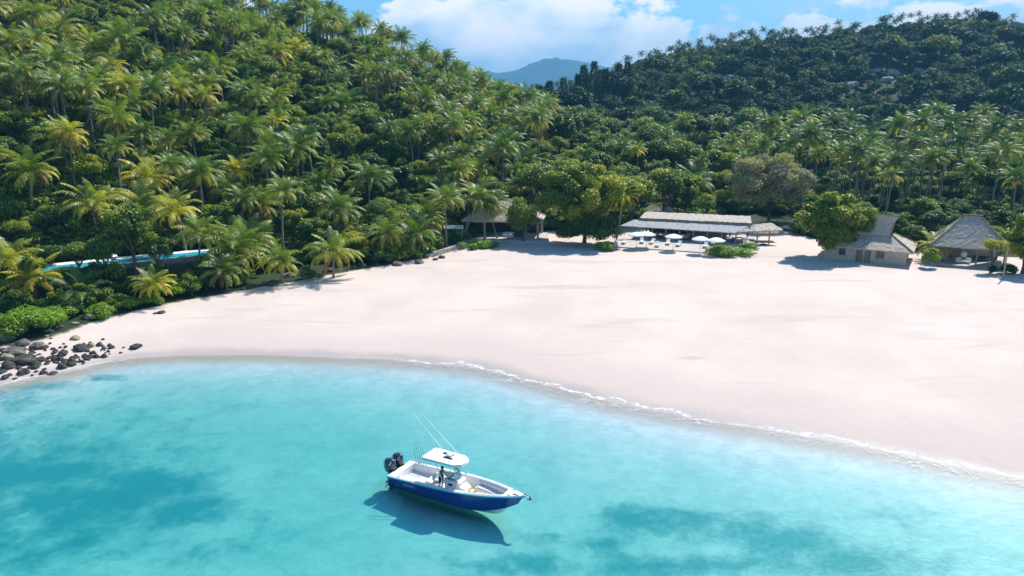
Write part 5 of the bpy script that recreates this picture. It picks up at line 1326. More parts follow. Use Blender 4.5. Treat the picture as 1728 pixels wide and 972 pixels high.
for a_ in [(5, 575, 46, 'g', 'large pale grey boulder cut by the left edge below the bright green bush', .9), (32, 585, 38, 'g', 'mottled grey boulder right of the large pale one at the left edge', .7), (61, 589, 34, 'g', 'grey boulder with a bumpy top at the right of the big rock pile', .7), (20, 600, 52, 'g', 'long light-topped boulder in the middle of the big rock pile', .6), (37, 614, 52, 'd', 'broad dark boulder at the front of the big rock pile', .6),
   (10, 622, 34, 'd', 'dark boulder at the lower left of the big rock pile near the water', .7), (105, 600, 19, 'd', 'pointed dark rock standing left of the smooth brown one', 1.1), (133, 592, 37, 'd', 'smooth rounded brown rock in the middle of the scattered rocks', .55), (151, 586, 15, 't', 'small yellowish round rock touching the smooth brown one', .9), (126, 573, 20, 't', 'tan rock lying alone on the sand above the scattered rocks', .6),
   (227, 588, 26, 'd', 'flat brown rock lying farthest right on the wet sand', .45), (102, 622, 21, 'd', 'dark wet rock in the shallows below the pointed one', .7), (118, 617, 19, 'd', 'black wet rock right beside the dark one in the shallows', .7), (146, 607, 13, 'd', 'small brown rock in the wash below the yellowish one', .6), (156, 597, 14, 'd', 'little dark rock right under the yellowish round one', .7),
   (86, 632, 20, 'd', 'flat reddish-dark rock at the water line of the rock pile', .35), (57, 618, 22, 'd', 'dark rock between the big pile and the shallows', .7), (68, 610, 20, 'd', 'dark angular rock at the right foot of the big pile', .7), (40, 626, 13, 't', 'small rock with yellow patches at the foot of the big pile', .7), (150, 538, 32, 't', 'large tan boulder under the bushes at the sand edge', .75), (80, 560, 22, 't', 'flat tan stone under the bright green bush', .35), (99, 553, 15, 'g', 'flat grey stone between the green bush and the tan boulder', .35),
   (271, 529, 16, 'd', 'dark rock on the sand below the pool, right one of a pair', .6), (261, 530, 9, 'd', 'small dark rock on the sand below the pool, left one of a pair', .6), (208, 587, 7, 'd', 'tiny dark rock just left of the flat brown one', .5), (203, 596, 7, 'd', 'tiny dark rock below and left of the flat brown one', .6), (125, 547, 15, 't', 'low tan stone just left of the tan boulder', .4), (76, 568, 12, 't', 'small tan stone on the sand below the flat tan one', .4), (25, 566, 26, 'g', 'grey boulder at the upper end of the rock pile under the green bush', .6), (10, 606, 30, 't', 'yellowish boulder at the left edge in the middle of the rock pile', .7)]:
    rock(*a_[:5], G1, a_[5])
for i, (px, py, w_) in enumerate([(82, 605, 12), (90, 603, 11), (167, 580, 8), (174, 585, 7), (88, 590, 11), (66, 599, 8), (33, 634, 9), (46, 630, 8), (24, 640, 9), (74, 624, 9), (131, 604, 8), (140, 600, 7), (164, 601, 6), (149, 594, 7), (60, 628, 9), (15, 634, 12), (4, 640, 12), (3, 628, 16), (78, 615, 10), (92, 612, 9), (52, 574, 7), (85, 572, 6), (30, 622, 12), (48, 622, 10), (110, 608, 8), (128, 611, 7), (170, 592, 5)]):
    rock(px, py, w_, 'd', (lambda r_: 'small dark stone '+r_)(stone_rel(px, py, i)), 'small stones at the left end of the beach', .6, 'stone')
G2 = 'rocks along the foot of the palms'
for px, py, w_, k, lab in [(610, 451, 19, 'd', 'dark rock at the sand edge midway between the low drooping palm and the stone wall'), (671, 448, 21, 'g', 'pointed grey rock on the sand in front of the round boulders'), (681, 436, 22, 'd', 'rounded blue-grey boulder, left one of three near the stone wall'), (700, 436, 24, 'd', 'rounded dark boulder, middle one of three near the stone wall'), (719, 435, 19, 'd', 'rounded dark boulder, right one of three near the stone wall'), (708, 445, 20, 'g', 'flat-topped grey rock on the sand in front of the three round boulders'),
       (542, 469, 13, 'g', 'small grey rock on the sand below the low drooping palm'), (487, 468, 30, 'g', 'large grey boulder under the short palm at the sand edge'), (458, 482, 26, 'd', 'low dark rock at the sand edge left of the large grey boulder'), (554, 459, 24, 'd', 'dark boulder in the shade of the low drooping palm'), (512, 465, 20, 'd', 'dark rock right of the large grey boulder'), (525, 466, 14, 'd', 'smaller dark rock between the large grey boulder and the drooping palm'), (634, 448, 14, 'd', 'little dark rock left of the pointed grey one'), (745, 436, 14, 'd', 'dark rock at the foot of the stone wall'), (735, 439, 12, 'd', 'smaller dark rock at the left foot of the stone wall'),
       (378, 494, 13, 'd', 'dark stone at the sand edge below the beachside palms'), (410, 489, 12, 'g', 'grey stone at the sand edge below the beachside palms'), (175, 533, 16, 'd', 'dark stone right of the tan boulder'), (195, 528, 12, 'd', 'small dark stone second to the right of the tan boulder'), (60, 405, 26, 'g', 'tall grey rock face showing between trees above the left end of the pool'), (597, 453, 13, 'd', 'small dark rock left of the dark one at the sand edge in the middle')]:
    rock(px, py, w_, k, lab, G2)
for px, py, w_, lab in [(1440, 142, 26, 'long pale granite slab, leftmost of the white outcrops on the right hill'), (1507, 122, 30, 'largest white granite outcrop in the middle of the right hill'), (1500, 133, 22, 'white granite block just below the largest outcrop'), (1554, 118, 18, 'white granite block right of the largest outcrop on the right hill'), (1530, 128, 10, 'small upright pale rock between the two right outcrops'), (1452, 106, 18, 'pale rock streak above the leftmost outcrop on the right hill'), (1434, 158, 16, 'low pale rock beneath the leftmost outcrop'), (1230, 130, 18, 'bluish rock patch on the left part of the right hill'), (1480, 118, 14, 'pale rock just left of the largest outcrop on the right hill')]:
    q = on_ray(px, py, 2.0)
    if q is None: continue
    o = rock(px, py, w_*1.25, 'p', lab, 'granite outcrops on the right hill', .42, 'granite_outcrop', z=q+Vector((0, 0, 1.5)))
    o.rotation_euler = (.45, rr2.uniform(-.3, .1), rr2.uniform(-.5, .3))
rub = []
for i in range(380):
    px, py = rr2.uniform(-30, 190), rr2.uniform(575, 650); c_ = 612-(px-40)*.16
    if abs(py-c_)/(26-.07*px) > rr2.random()**.5*1.0: continue
    q = at(px, py, .4); q.z = H(q.x, q.y); rub.append((q.x, q.y, q.z, rr2.uniform(-.4, .4), rr2.uniform(-.4, .4), rr2.uniform(0, 6), rr2.choice([.12, .16, .2, .28, .38]), rr2.randrange(2)))
stn = [o for o in bpy.data.objects if o.name.startswith('stone') and o.type == 'MESH' and o.data in RK['d']][:2]
scatter('shore_rubble', stn, rub, 'dark broken stones lying between the boulders at the left shore')

o = rock(1290, 414, 13, 'd', 'dark pile of dry seaweed on the sand right of the green creeper mound', None, .35, 'seaweed_pile'); o['category'] = 'seaweed'

# ------------------------------------------------------------------ the boat
m_gel, t = material('blue_gelcoat'); t.l.new(t.bsdf(t.mix(t.smooth(t.noise(t.obj(), .6, 3), .4, .6), (.005, .05, .235), (.006, .06, .27)), .18, .5, None, 0, **{'Coat Weight': .5}), t.out.inputs[0]); M_BLUE = m_gel
M_GW = simple('white_gelcoat', (.80, .79, .77), .28, .5, .03, 2, coat=.3)
M_DK = simple('white_nonskid', (.70, .70, .68), .7, .3, .06, 4)
M_PALEB = simple('pale_blue_stripe', (.25, .55, .62), .3, .5, .03, 2)
M_BOT = simple('white_bottom_paint', (.66, .74, .74), .5, .4, .08, 1)
M_ENG = simple('dark_engine_cowl', (.02, .035, .055), .22, .6, .08, 2, coat=.5)
M_SIL = simple('silver_trim', (.55, .58, .6), .3, .5, .04, 3, metal=.6)
M_BLK = simple('black_plastic', (.02, .022, .025), .4, .4, .1, 3)
M_ALU = simple('polished_rail', (.75, .77, .78), .25, .5, .03, 3, metal=.5)
M_SEAT = simple('pale_grey_vinyl', (.58, .62, .64), .5, .4, .04, 3)
M_YEL = simple('yellow_float', (.55, .42, .02), .5, .4, .3, 9)
M_SKIN = simple('skin', (.30, .17, .11), .6, .3, .05, 4); M_SHIRT = simple('teal_shirt', (.09, .22, .25), .85, .1, .12, 6); M_SHORT = simple('navy_shorts', (.03, .055, .08), .85, .1, .12, 6); M_HAIR = simple('dark_hair', (.02, .016, .013), .7, .2, .2, 20)
m_ws, t = material('windscreen'); g1 = t.new('ShaderNodeBsdfTransparent'); g1.inputs[0].default_value = (.35, .5, .55, 1); g2 = t.new('ShaderNodeBsdfGlossy'); g2.inputs['Roughness'].default_value = .05
mx = t.new('ShaderNodeMixShader'); mx.inputs[0].default_value = .15; t.l.new(g1.outputs[0], mx.inputs[1]); t.l.new(g2.outputs[0], mx.inputs[2]); t.l.new(mx.outputs[0], t.out.inputs[0]); M_WS = m_ws

st_, bo_ = at(652, 800, .95)+Vector((0, .25, 0)), at(887, 837, 1.5)
byaw = yaw_of(st_, bo_)
# stern starboard corner -> hull centreline
XS = -5.0; XB = 5.45
ctr = st_+Vector((math.cos(byaw), math.sin(byaw), 0))*0
dirb = Vector((math.cos(byaw), math.sin(byaw), 0)); prt = Vector((-dirb.y, dirb.x, 0))
# use the bow tip as the anchor
byaw = math.atan2(bo_.y-(st_.y+1.35*prt.y), bo_.x-(st_.x+1.35*prt.x)); dirb = Vector((math.cos(byaw), math.sin(byaw), 0)); prt = Vector((-dirb.y, dirb.x, 0))
LEN = ((bo_.x-st_.x-1.35*prt.x)**2+(bo_.y-st_.y-1.35*prt.y)**2)**.5
org = Vector((bo_.x, bo_.y, 0))-dirb*(LEN*.52)
boat = empty('motor_boat', org, byaw, 'blue-hulled white centre-console fishing boat floating on the turquoise water', 'boat'); boat.location.z = -.20; boat.rotation_euler = (0, -R(.9), byaw)
XS, XB = -LEN*.48, LEN*.52
print('boat len', LEN, math.degrees(byaw))
def hb_sheer(s): return 1.38*(1-.04*(1-s))*min(1, (1-max(0, s-.42)/.58)**.0)*(1-max(0, (s-.40)/.60)**2.35)**.95 if s < 1 else 0
def z_sheer(s): return .93+.42*s+.24*s**2
def section(s):
    """s 0 stern..1 bow: keel, bottom quarter, chine, mid-side, upper side, sheer (half breadth, z, x)"""
    b = max(.015, hb_sheer(s)); zs = z_sheer(s)
    rise = max(0, (s-.60)/.40)
    cb = b*(.90-.34*rise**1.4); cz = .06+.05*s+.78*rise**2.2
    kz = -.48+1.55*max(0, (s-.70)/.30)**2.3
    x = XS+(XB-XS)*s
    rake = .0
    kx = x-(1.0*max(0, (s-.72)/.28)**1.5)*(1)
    return [(0.0, kz, kx), (cb*.5, (kz+cz)/2-.03, kx+(x-kx)*.25), (cb, cz, kx+(x-kx)*.45), (cb+(b-cb)*.35, cz+(zs-cz)*.4, kx+(x-kx)*.62), (cb+(b-cb)*.68, cz+(zs-cz)*.7, kx+(x-kx)*.8), (b, zs, x)]
NS = 34
S_ = [i/(NS-1) for i in range(NS)]
S_ = [1-(1-s)**1.25 for s in S_]
def loft(i0, i1, name, mat, parent, thick=0):
    vs, fs = [], []
    w_ = i1-i0+1
    for sg in (-1, 1):
        b0 = len(vs)
        for s in S_:
            q = section(s)
            for k in range(i0, i1+1): vs.append((q[k][2], sg*q[k][0], q[k][1]))
        for i in range(NS-1):
            for k in range(w_-1):
                a = b0+i*w_+k; fs.append((a, a+w_, a+w_+1, a+1) if sg < 0 else (a, a+1, a+w_+1, a+w_))
    m = MB(); m.v = vs; m.f = fs
    return m, vs
m, _ = loft(0, 2, '', None, None); q0 = section(0)
n0 = len(m.v); m.add([(q0[k][2], -q0[k][0], q0[k][1]) for k in range(3)]+[(q0[k][2], q0[k][0], q0[k][1]) for k in (2, 1)], [(0, 1, 2, 3, 4)])
hull = m.build('hull', M_BOT, boat, None, True)
m, _ = loft(2, 5, '', None, None)
m.add([(q0[2][2], -q0[2][0], q0[2][1]), (q0[5][2], -q0[5][0], q0[5][1]), (q0[5][2], q0[5][0], q0[5][1]), (q0[2][2], q0[2][0], q0[2][1])], [(0, 1, 2, 3)])
m.build('topsides', M_BLUE, boat, None, True)
# pale rub rail stripe just under the gunwale
for sg in (-1, 1):
    m = MB(); m.tube([(section(s)[5][2], sg*(section(s)[5][0]+.01), section(s)[5][1]-.03) for s in S_], .055, 6); m.build('rub_rail', M_PALEB, boat)
# gunwale, cockpit liner and floor
CK0, CK1 = .055, .865           # cockpit from stern to bow
def inner(s):
    q = section(s); g = .24+.10*(s > .5)*(s-.5)
    return max(.02, q[5][0]-g)
vs, fs = [], []
SS = [s for s in S_ if s <= CK1]+[CK1]
for s in SS:
    q = section(s); b = q[5][0]; z = q[5][1]; x = q[5][2]; i_ = inner(s); zf = .42+.28*sstep(np.array(s), .62, .70).item()*0
    for sg in (-1, 1): vs += [(x, sg*b, z+.0), (x, sg*(b-.04), z+.045), (x, sg*i_, z+.045), (x, sg*(i_-.03), z-.02), (x, sg*(i_-.03), zf)]
for i in range(len(SS)-1):
    for h in (0, 5):
        for k in range(4): a = i*10+h+k; fs.append((a, a+10, a+11, a+1) if h == 0 else (a, a+1, a+11, a+10))
m = MB(); m.add(vs, fs)
x0 = XS
m.box((XS+.30, 0, .70), (.55, 2*(section(0)[5][0]-.26), .56))     # transom bulkhead
m.build('gunwale', M_GW, boat)
m = MB(); vs = []; n = len(SS)
for s in SS: x = section(s)[5][2]; vs += [(x, -(inner(s)-.02), .42), (x, inner(s)-.02, .42)]
m.add(vs, [(2*i, 2*i+2, 2*i+3, 2*i+1) for i in range(n-1)]); m.build('cockpit_floor', M_DK, boat)
# foredeck
SF = [CK1+(1-CK1)*i/8 for i in range(9)]
m = MB(); vs = []
for s in SF: q = section(min(s, .9995)); vs += [(q[5][2], -q[5][0], q[5][1]), (q[5][2], -q[5][0]*.93, q[5][1]+.05), (q[5][2], 0, q[5][1]+.09), (q[5][2], q[5][0]*.93, q[5][1]+.05), (q[5][2], q[5][0], q[5][1])]
m.add(vs, [(5*i+k, 5*i+5+k, 5*i+6+k, 5*i+1+k) for i in range(8) for k in range(4)])
q = section(CK1); m.add([(q[5][2], -inner(CK1), q[5][1]+.05), (q[5][2], inner(CK1), q[5][1]+.05), (q[5][2], inner(CK1), .42), (q[5][2], -inner(CK1), .42)], [(0, 1, 2, 3)])
m.build('foredeck', M_GW, boat)
m = MB(); q = section(.94); m.box((q[5][2], 0, q[5][1]+.11), (.42, .36, .03)); m.build('anchor_hatch', M_SEAT, boat)
# pulpit with anchor
q = section(.999); m = MB(); m.box((q[5][2]+.08, 0, q[5][1]+.06), (.5, .22, .07)); m.build('bow_pulpit', M_GW, boat)
m = MB(); m.tube([(q[5][2]-.1, 0, q[5][1]+.12), (q[5][2]+.32, 0, q[5][1]+.10), (q[5][2]+.42, 0, q[5][1]-.12)], .035, 6); m.tube([(q[5][2]+.22, -.16, q[5][1]-.08), (q[5][2]+.42, 0, q[5][1]-.14), (q[5][2]+.22, .16, q[5][1]-.08)], [.02, .05, .02], 6); m.build('anchor', M_BLK, boat)
# bow seating, both sides
for sg in (-1, 1):
    m = MB(); A0, A1 = .60, .84; vs = []; nn = 9
    for i in range(nn):
        s = A0+(A1-A0)*i/(nn-1); x = section(s)[5][2]; o_ = inner(s)-.04; w_ = .52-.12*(i/(nn-1))
        for yy, zz in ((o_, .42), (o_, .86), (o_-w_, .86), (o_-w_, .42)): vs.append((x, sg*yy, zz))
    fs = [(4*i+k, 4*i+4+k, 4*i+4+(k+1) % 4, 4*i+(k+1) % 4) for i in range(nn-1) for k in range(4)]+[(0, 1, 2, 3), (4*nn-4, 4*nn-3, 4*nn-2, 4*nn-1)]
    m.add(vs, fs); bs = m.build('bow_seat', M_GW, boat)
    m = MB(); vs = []
    for i in range(nn):
        s = A0+.01+(A1-A0-.02)*i/(nn-1); x = section(s)[5][2]; o_ = inner(s)-.07; w_ = .46-.12*(i/(nn-1))
        for yy, zz in ((o_, .865), (o_, .94), (o_-w_, .94), (o_-w_, .865)): vs.append((x, sg*yy, zz))
    m.add(vs, fs); m.build('cushion', M_WHITE if sg < 0 else M_SEAT, bs)
    m = MB(); m.tube([(section(s)[5][2], sg*(inner(s)-.06), section(s)[5][1]-.12) for s in (.60, .68, .76, .84)], .035, 6); m.build('bolster', M_SEAT, boat)
    m = MB(); m.tube([(section(s)[5][2], sg*(section(s)[5][0]-.10), section(s)[5][1]+.10) for s in (.62, .70, .78, .86)], .016, 5)
    for s in (.62, .74, .86): m.tube([(section(s)[5][2], sg*(section(s)[5][0]-.10), section(s)[5][1]+.03), (section(s)[5][2], sg*(section(s)[5][0]-.10), section(s)[5][1]+.1)], .014, 5)
    m.build('grab_rail', M_ALU, boat)
    for s in (.09, .48, .90):
        qq = section(s); m = MB(); m.tube([(qq[5][2]-.12, sg*(qq[5][0]-.13), qq[5][1]+.09), (qq[5][2]+.12, sg*(qq[5][0]-.13), qq[5][1]+.09)], .02, 5); m.box((qq[5][2], sg*(qq[5][0]-.13), qq[5][1]+.06), (.08, .05, .06)); m.build('cleat', M_ALU, boat)
# console
CXo = -.05
m = MB(); m.rbox((CXo, 0, .95), (1.25, .98, 1.08), .12); m.add([(CXo+.55, -.44, .43), (CXo+1.25, -.36, .43), (CXo+1.25, .36, .43), (CXo+.55, .44, .43), (CXo+.55, -.44, 1.15), (CXo+1.05, -.34, .95), (CXo+1.05, .34, .95), (CXo+.55, .44, 1.15)], [(0,1,5,4),(1,2,6,5),(2,3,7,6),(4,5,6,7),(0,3,2,1),(0,4,7,3)]); con = m.build('console', M_GW, boat)
m = MB(); m.box((CXo-.1, -.493, 1.15), (.36, .012, .16)); m.build('side_window', M_BLK, con)
m = MB(); m.slab([(CXo-.58, -.38, 1.36), (CXo-.58, .38, 1.36), (CXo-.28, .38, 1.62), (CXo-.28, -.38, 1.62)], .03); m.build('dashboard', M_BLK, con)
m = MB()
ws = [(CXo-.35, -.50), (CXo+.25, -.42), (CXo+.42, 0), (CXo+.25, .42), (CXo-.35, .50)]
vs = [(x, y, 1.48) for x, y in ws]+[(x-.16, y*.9, 2.0) for x, y in ws]; m.add(vs, [(i, i+1, i+6, i+5) for i in range(4)]); m.build('windscreen', M_WS, con)
m = MB(); m.tube([(x-.16, y*.9, 2.0) for x, y in ws], .02, 5); m.build('windscreen_frame', M_BLK, con)
m = MB(); pts = [(CXo-.72, .28*math.cos(k*math.pi/6)*.75, 1.35+.2*math.sin(k*math.pi/6)) for k in range(13)]; m.tube(pts, .018, 5, cap=False); m.tube([(CXo-.72, 0, 1.35), (CXo-.55, 0, 1.33)], .03, 5); m.build('steering_wheel', M_ALU, con)
m = MB(); m.rbox((CXo+1.12, 0, .64), (.55, .7, .40), .08); m.build('console_seat', M_WHITE, boat)
for sg in (-1, 1): m = MB(); m.tube([(CXo+.72, sg*.52, .45), (CXo+.62, sg*.5, 1.0), (CXo+.35, sg*.5, 1.3)], .022, 6); m.build('console_rail', M_ALU, boat)
# leaning post
m = MB(); m.rbox((CXo-1.35, 0, 1.02), (.45, 1.05, .16), .06); lpz = m.build('helm_seat', M_SEAT, boat)
m = MB(); m.rbox((CXo-1.58, 0, 1.30), (.12, 1.05, .38), .04); m.build('backrest', M_SEAT, lpz)
for sx in (-1, 1):
    for sg in (-1, 1): m = MB(); m.tube([(CXo-1.35+sx*.2, sg*.48, .42), (CXo-1.35+sx*.14, sg*.46, .96)], .028, 6); m.build('leg', M_ALU, lpz)
m = MB(); m.rbox((CXo-2.05, 0, .66), (.6, 1.0, .46), .06); m.build('cooler_box', M_GW, boat)
# T-top
TZ = 2.74
m = MB(); TXc = CXo-.70
pl = [(-1.6, -.74), (-1.46, -.88), (1.1, -.82), (1.6, -.48), (1.7, 0), (1.6, .48), (1.1, .82), (-1.46, .88), (-1.6, .74)]
vs = [(TXc+x, y, TZ) for x, y in pl]+[(TXc+x*.98, y*.98, TZ+.15) for x, y in pl]+[(TXc+x*.6, y*.6, TZ+.19) for x, y in pl]
n = len(pl); m.add(vs, [tuple(range(n-1, -1, -1)), tuple(range(2*n, 3*n))]+[(j*n+i, j*n+(i+1) % n, (j+1)*n+(i+1) % n, (j+1)*n+i) for j in range(2) for i in range(n)]); tt_ = m.build('hard_top', M_GW, boat)
m = MB(); m.rbox((TXc-.05, .32, TZ+.23), (.85, .14, .08), .03); m.build('roof_hatch', M_BLK, tt_)
m = MB(); m.rbox((TXc+.25, -.18, TZ+.23), (.75, .12, .07), .03); m.build('light_bar', M_BLK, tt_)
m = MB(); m.lathe((TXc+.15, .12, TZ+.18), [(.2, 0), (.24, .06), (.22, .16), (.08, .21)], 14); m.build('radar_dome', M_SEAT, tt_)
m = MB(); m.tube([(TXc-.8, .7, TZ+.1), (TXc-.95, .72, TZ+1.0)], .013, 5); m.tube([(TXc-.2, .75, TZ+.1), (TXc-.25, .76, TZ+.7)], .012, 5); m.build('antenna', M_GW, tt_)
for sx, x0_, x1_ in ((-1, CXo-.75, CXo-1.2), (1, CXo+.5, CXo+.35)):
    for sg in (-1, 1): m = MB(); m.tube([(x0_, sg*.56, .44), (x0_+sx*.02, sg*.57, 1.5), (x1_, sg*.72, TZ)], .03, 6); m.build('top_leg', M_ALU, boat)
m = MB()
for sg in (-1, 1): m.tube([(CXo-1.1, sg*.70, TZ-.06), (CXo+.38, sg*.72, TZ-.06)], .022, 5)
m.tube([(CXo-1.15, -.7, TZ-.08), (CXo-1.15, .7, TZ-.08)], .022, 5); m.build('top_frame', M_ALU, boat)
# outriggers
for sg in (-1, 1):
    bx, by, bz = (TXc-.75, .72, TZ+.1) if sg < 0 else (TXc+.45, .78, TZ+.1); dx_, dz_ = (2.5, 2.2) if sg < 0 else (3.3, 2.6)
    m = MB(); m.tube([(bx, by, bz), (bx-dx_*.42, by+.02, bz+dz_*.42), (bx-dx_, by+.05, bz+dz_)], [.036, .028, .014], 6); orr = m.build('outrigger', M_GW, boat)
    m = MB(); m.box((bx, by, bz), (.22, .1, .12)); m.build('holder', M_ALU, orr)
    m = MB(); m.tube([(bx-.35, by*.8, bz), (bx-dx_*.25, by+.01, bz+dz_*.25)], .012, 4); m.build('brace', M_ALU, orr)
# fishing rods in the stern corner
for k in range(5):
    xx = XS+.75+.23*k; yy = 1.12+.03*(k % 2); m = MB(); m.tube([(xx, yy, .95), (xx-.06, yy, 1.3)], .025, 6); m.tube([(xx-.06, yy, 1.3), (xx-.30-.03*k, yy+.12, 2.55+.1*(k % 3))], [.014, .006], 5); r_ = m.build('fishing_rod', M_BLK, boat)
    m = MB(); m.lathe((xx-.02, yy-.06, 1.28), [(.02, -.05), (.06, -.04), (.06, .04), (.02, .05)], 8); m.build('reel', M_SIL, r_)
# twin outboards
for sg in (-1, 1):
    y = sg*.46; e = empty('outboard_engine', (XS-.42, y, .74), 0); e.parent = boat; e.scale = (1.12, 1.15, 1.15)
    def sec(z, lx, ly, cx): return [(cx+lx*math.cos(q)*(1 if abs(math.cos(q)) < .7 else 1), ly*math.sin(q), z) for q in [2*math.pi*k/14 for k in range(14)]]
    rows = [sec(.02, .30, .20, 0), sec(.10, .40, .26, -.02), sec(.40, .44, .29, -.04), sec(.68, .43, .28, -.03), sec(.86, .36, .24, .02), sec(.93, .22, .15, .04)]
    m = MB(); vs = [v for r in rows for v in r]; m.add(vs, [(j*14+i, j*14+(i+1) % 14, (j+1)*14+(i+1) % 14, (j+1)*14+i) for j in range(5) for i in range(14)]+[tuple(range(13, -1, -1)), tuple(range(70, 84))]); m.build('cowling', M_ENG, e, None, True)
    m = MB(); m.add([(-.30, s2*.305, .30) for s2 in (-1, 1)], []); m = MB()
    for s2 in (-1, 1): m.slab([(-.36, s2*.20, .80), (.30, s2*.20, .86), (.24, s2*.275, .62), (-.30, s2*.275, .58)], .03)
    m.build('silver_flash', M_SIL, e)
    m = MB(); m.box((.02, 0, -.35), (.30, .16, .8), taper=1.2); m.box((-.05, 0, -.72), (.62, .24, .05)); m.tube([(-.35, 0, -.95), (-.05, 0, -.95), (.28, 0, -.95)], [.03, .09, .05], 8); m.box((0, 0, -1.1), (.22, .04, .3)); m.build('lower_unit', M_ENG, e)
    m = MB(); m.box((.32, 0, -.02), (.24, .32, .5)); m.build('bracket', M_BLK, e)
    m = MB()
    for k in range(3):
        q = k*2.094; m.slab([(-.37, .03*math.cos(q), -.95+.03*math.sin(q)), (-.40, .2*math.cos(q-.3), -.95+.2*math.sin(q-.3)), (-.37, .22*math.cos(q+.2), -.95+.22*math.sin(q+.2)), (-.34, .03*math.cos(q+.6), -.95+.03*math.sin(q+.6))], .012)
    m.build('propeller', M_SIL, e)
# hull lettering: an unreadable pale flourish near the stern, and registration marks near the bow
m = MB()
def side_pt(s, f, out=.012):
    a, b = section(s)[2], section(s)[5]; y = -(a[0]+(b[0]-a[0])*f); z = a[1]+(b[1]-a[1])*f; x = a[2]+(b[2]-a[2])*f
    return (x, y-out-.03*math.sin(math.pi*f), z)
for k in range(7):
    s0 = .135+.013*k; m.tube([side_pt(s0, .62), side_pt(s0+.006, .72+.05*(k % 2)), side_pt(s0+.011, .62)], .012, 4)
m.tube([side_pt(.13, .58), side_pt(.18, .55), side_pt(.235, .57)], .010, 4)
m.build('hull_lettering', M_GW, boat)

def on_boat(x, y, z): return Vector((org.x+x*dirb.x+y*prt.x, org.y+x*dirb.y+y*prt.y, z-.20))
# yellow ring float on the bow seat, white bag beside it
m = MB(); pts = [(.34*math.cos(q), .34*math.sin(q), .02*math.sin(3*q)) for q in [2*math.pi*k/20*.82 for k in range(21)]]; m.tube(pts, .085, 8)
o = m.build('ring_float', M_YEL, None, on_boat(XS+LEN*.625, -.15, .92), True); o.rotation_euler = (.5, -.3, byaw+2.6); tag(o, 'curled yellow ring float lying at the back of the bow seating of the boat', 'float')
bands = MB()
for k in (3, 9, 15): q = 2*math.pi*k/20*.82; p = Vector((.34*math.cos(q), .34*math.sin(q), 0)); tq = Vector((-math.sin(q), math.cos(q), 0)); bands.tube([p-tq*.04, p+tq*.04], .092, 8)
bands.build('dark_band', M_BLK, o)
m = MB(); m.tube([(0, 0, 0), (.5, .02, .03), (1.05, 0, .02), (1.5, -.03, .0)], [.10, .15, .14, .08], 8); o = m.build('rolled_towel', M_WHITE, None, on_boat(XS+LEN*.655, -.42, 1.03), True); o.rotation_euler = (0, 0, byaw); tag(o, 'long white rolled towel on the near bow cushion of the boat', 'towel')
for k, (s, y, lab) in enumerate([(.815, -.28, 'small black speaker at the front of the near bow seat of the boat'), (.835, .28, 'small black speaker at the front of the far bow seat of the boat')]):
    m = MB(); m.rbox((0, 0, .09), (.2, .17, .18), .04); o = m.build('speaker', M_BLK, None, on_boat(section(s)[5][2], y, .945)); o.rotation_euler = (0, 0, byaw+.3); tag(o, lab, 'speaker'); m = MB(); m.lathe((0, 0, .17), [(.06, 0), (.05, .03), (.01, .035)], 10); m.build('cone', M_SEAT, o)

# ------------------------------------------------------------------ the person at the helm, sitting half turned on the leaning post
def skin_fig(name, joints, edges, radii, mat, parent, sub=2):
    me = bpy.data.meshes.new(name); me.from_pydata(joints, edges, []); o = link(name, me, parent)
    md = o.modifiers.new('skin', 'SKIN'); md.use_smooth_shade = True
    for i, r in enumerate(radii): 
        r = r if hasattr(r, '__len__') else (r, r); me.skin_vertices[0].data[i].radius = r
    me.skin_vertices[0].data[0].use_root = True
    s = o.modifiers.new('sub', 'SUBSURF'); s.levels = sub; s.render_levels = sub
    me.materials.append(mat); return o
ps = on_boat(CXo-1.05, -.30, .42); person = None
# local frame: x forward (boat), y to port, z up from the cockpit floor; standing, leaning on the helm
J = [(0, 0, .98), (.02, 0, 1.16), (.05, 0, 1.36), (.09, 0, 1.50), (.12, 0, 1.58), (.14, 0, 1.68),       # 0 pelvis 1 belly 2 chest 3 neck base 4 neck 5 head
     (.0, .10, .92), (.06, .12, .50), (-.04, .13, .08), (.10, .14, .03),                                    # 6 hip 7 knee 8 ankle 9 toe (port)
     (-.02, -.10, .92), (-.02, -.13, .50), (-.14, -.15, .08), (0, -.17, .03),                               # 10..13 starboard leg
     (.06, .19, 1.44), (.16, .26, 1.18), (.42, .18, 1.10), (.50, .16, 1.11),                                # 14 shoulder 15 elbow 16 wrist 17 palm
     (.06, -.19, 1.44), (.10, -.30, 1.18), (.34, -.24, 1.06), (.42, -.22, 1.06)]
Ed = [(0, 1), (1, 2), (2, 3), (3, 4), (4, 5), (0, 6), (6, 7), (7, 8), (8, 9), (0, 10), (10, 11), (11, 12), (12, 13), (3, 14), (14, 15), (15, 16), (16, 17), (3, 18), (18, 19), (19, 20), (20, 21)]
Rr = [(.13, .15), (.12, .14), (.13, .17), (.07, .09), .055, .10, .09, .062, .042, .035, .09, .062, .042, .035, .065, .045, .032, .034, .065, .045, .032, .034]
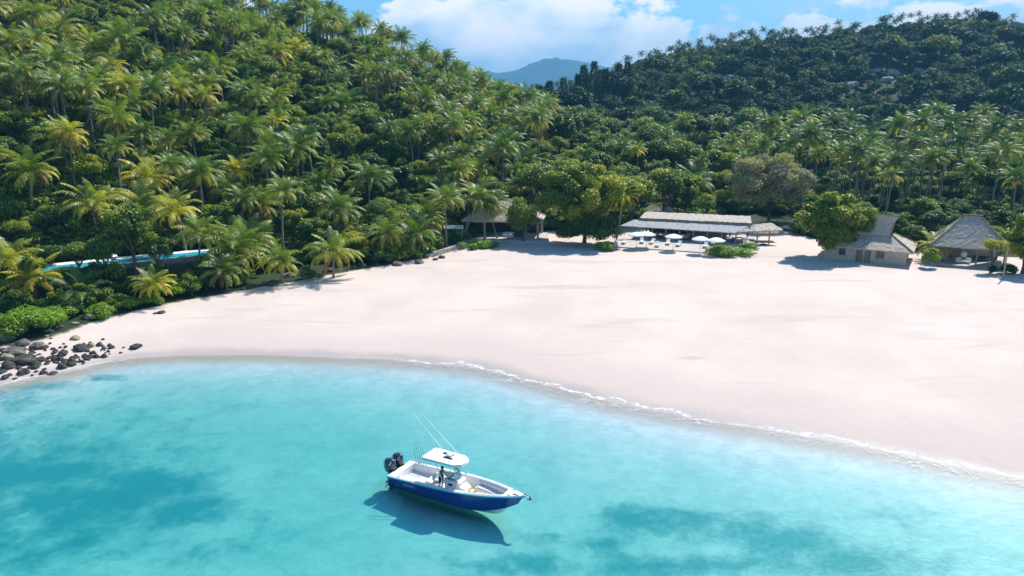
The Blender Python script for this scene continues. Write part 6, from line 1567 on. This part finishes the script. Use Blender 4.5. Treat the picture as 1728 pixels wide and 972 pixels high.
for sgn, pb_ in ((1, 17), (-1, 21)):
    b = J[pb_]
    for k, (dy, l_) in enumerate([(-.03, .075), (-.01, .085), (.01, .08), (.03, .065)]):
        i0 = len(J); J += [(b[0]+.03+l_*.5, b[1]+dy, b[2]+.005), (b[0]+.02+l_, b[1]+dy, b[2]-.03)]; Ed += [(pb_, i0), (i0, i0+1)]; Rr += [.010, .008]
    i0 = len(J); J += [(b[0]+.01, b[1]+sgn*-.05, b[2]-.01), (b[0]+.04, b[1]+sgn*-.065, b[2]-.03)]; Ed += [(pb_, i0), (i0, i0+1)]; Rr += [.011, .009]
person = skin_fig('person', J, Ed, Rr, M_SKIN, None)
person.location = ps; person.rotation_euler = (0, 0, byaw+.15)
tag(person, 'person in a teal shirt and dark shorts standing at the helm of the boat', 'person')
skin_fig('shirt', [(0, 0, 1.0), (.02, 0, 1.16), (.05, 0, 1.37), (.08, 0, 1.485), (.06, .185, 1.44), (.13, .25, 1.25), (.06, -.185, 1.44), (.09, -.28, 1.25)], [(0, 1), (1, 2), (2, 3), (3, 4), (4, 5), (3, 6), (6, 7)], [(.15, .17), (.14, .16), (.15, .185), (.09, .11), .08, .065, .08, .065], M_SHIRT, person)
skin_fig('shorts', [(0, 0, .99), (0, .10, .90), (.05, .12, .62), (-.02, -.10, .90), (-.02, -.13, .62)], [(0, 1), (1, 2), (0, 3), (3, 4)], [(.145, .165), .105, .09, .105, .09], M_SHORT, person)
import bmesh
b = bmesh.new(); bmesh.ops.create_uvsphere(b, u_segments=14, v_segments=10, radius=.118)
bmesh.ops.delete(b, geom=[v for v in b.verts if v.co.z < -.03 and v.co.x > -.02], context='VERTS')
me = bpy.data.meshes.new('hair'); b.to_mesh(me); b.free(); me.materials.append(M_HAIR); me.polygons.foreach_set('use_smooth', [True]*len(me.polygons)); link('hair', me, person, (.125, 0, 1.72))
m = MB()
for s_ in (-1, 1): m.lathe((.235, s_*.035, 1.69), [(.001, -.012), (.013, 0), (.001, .012)], 6)
m.tube([(.235, 0, 1.69), (.262, 0, 1.665), (.24, 0, 1.655)], [.008, .013, .010], 6); m.tube([(.232, -.025, 1.63), (.238, .025, 1.63)], .006, 5)
m.build('face', M_SKIN, person)
print('objects', len(bpy.data.objects))
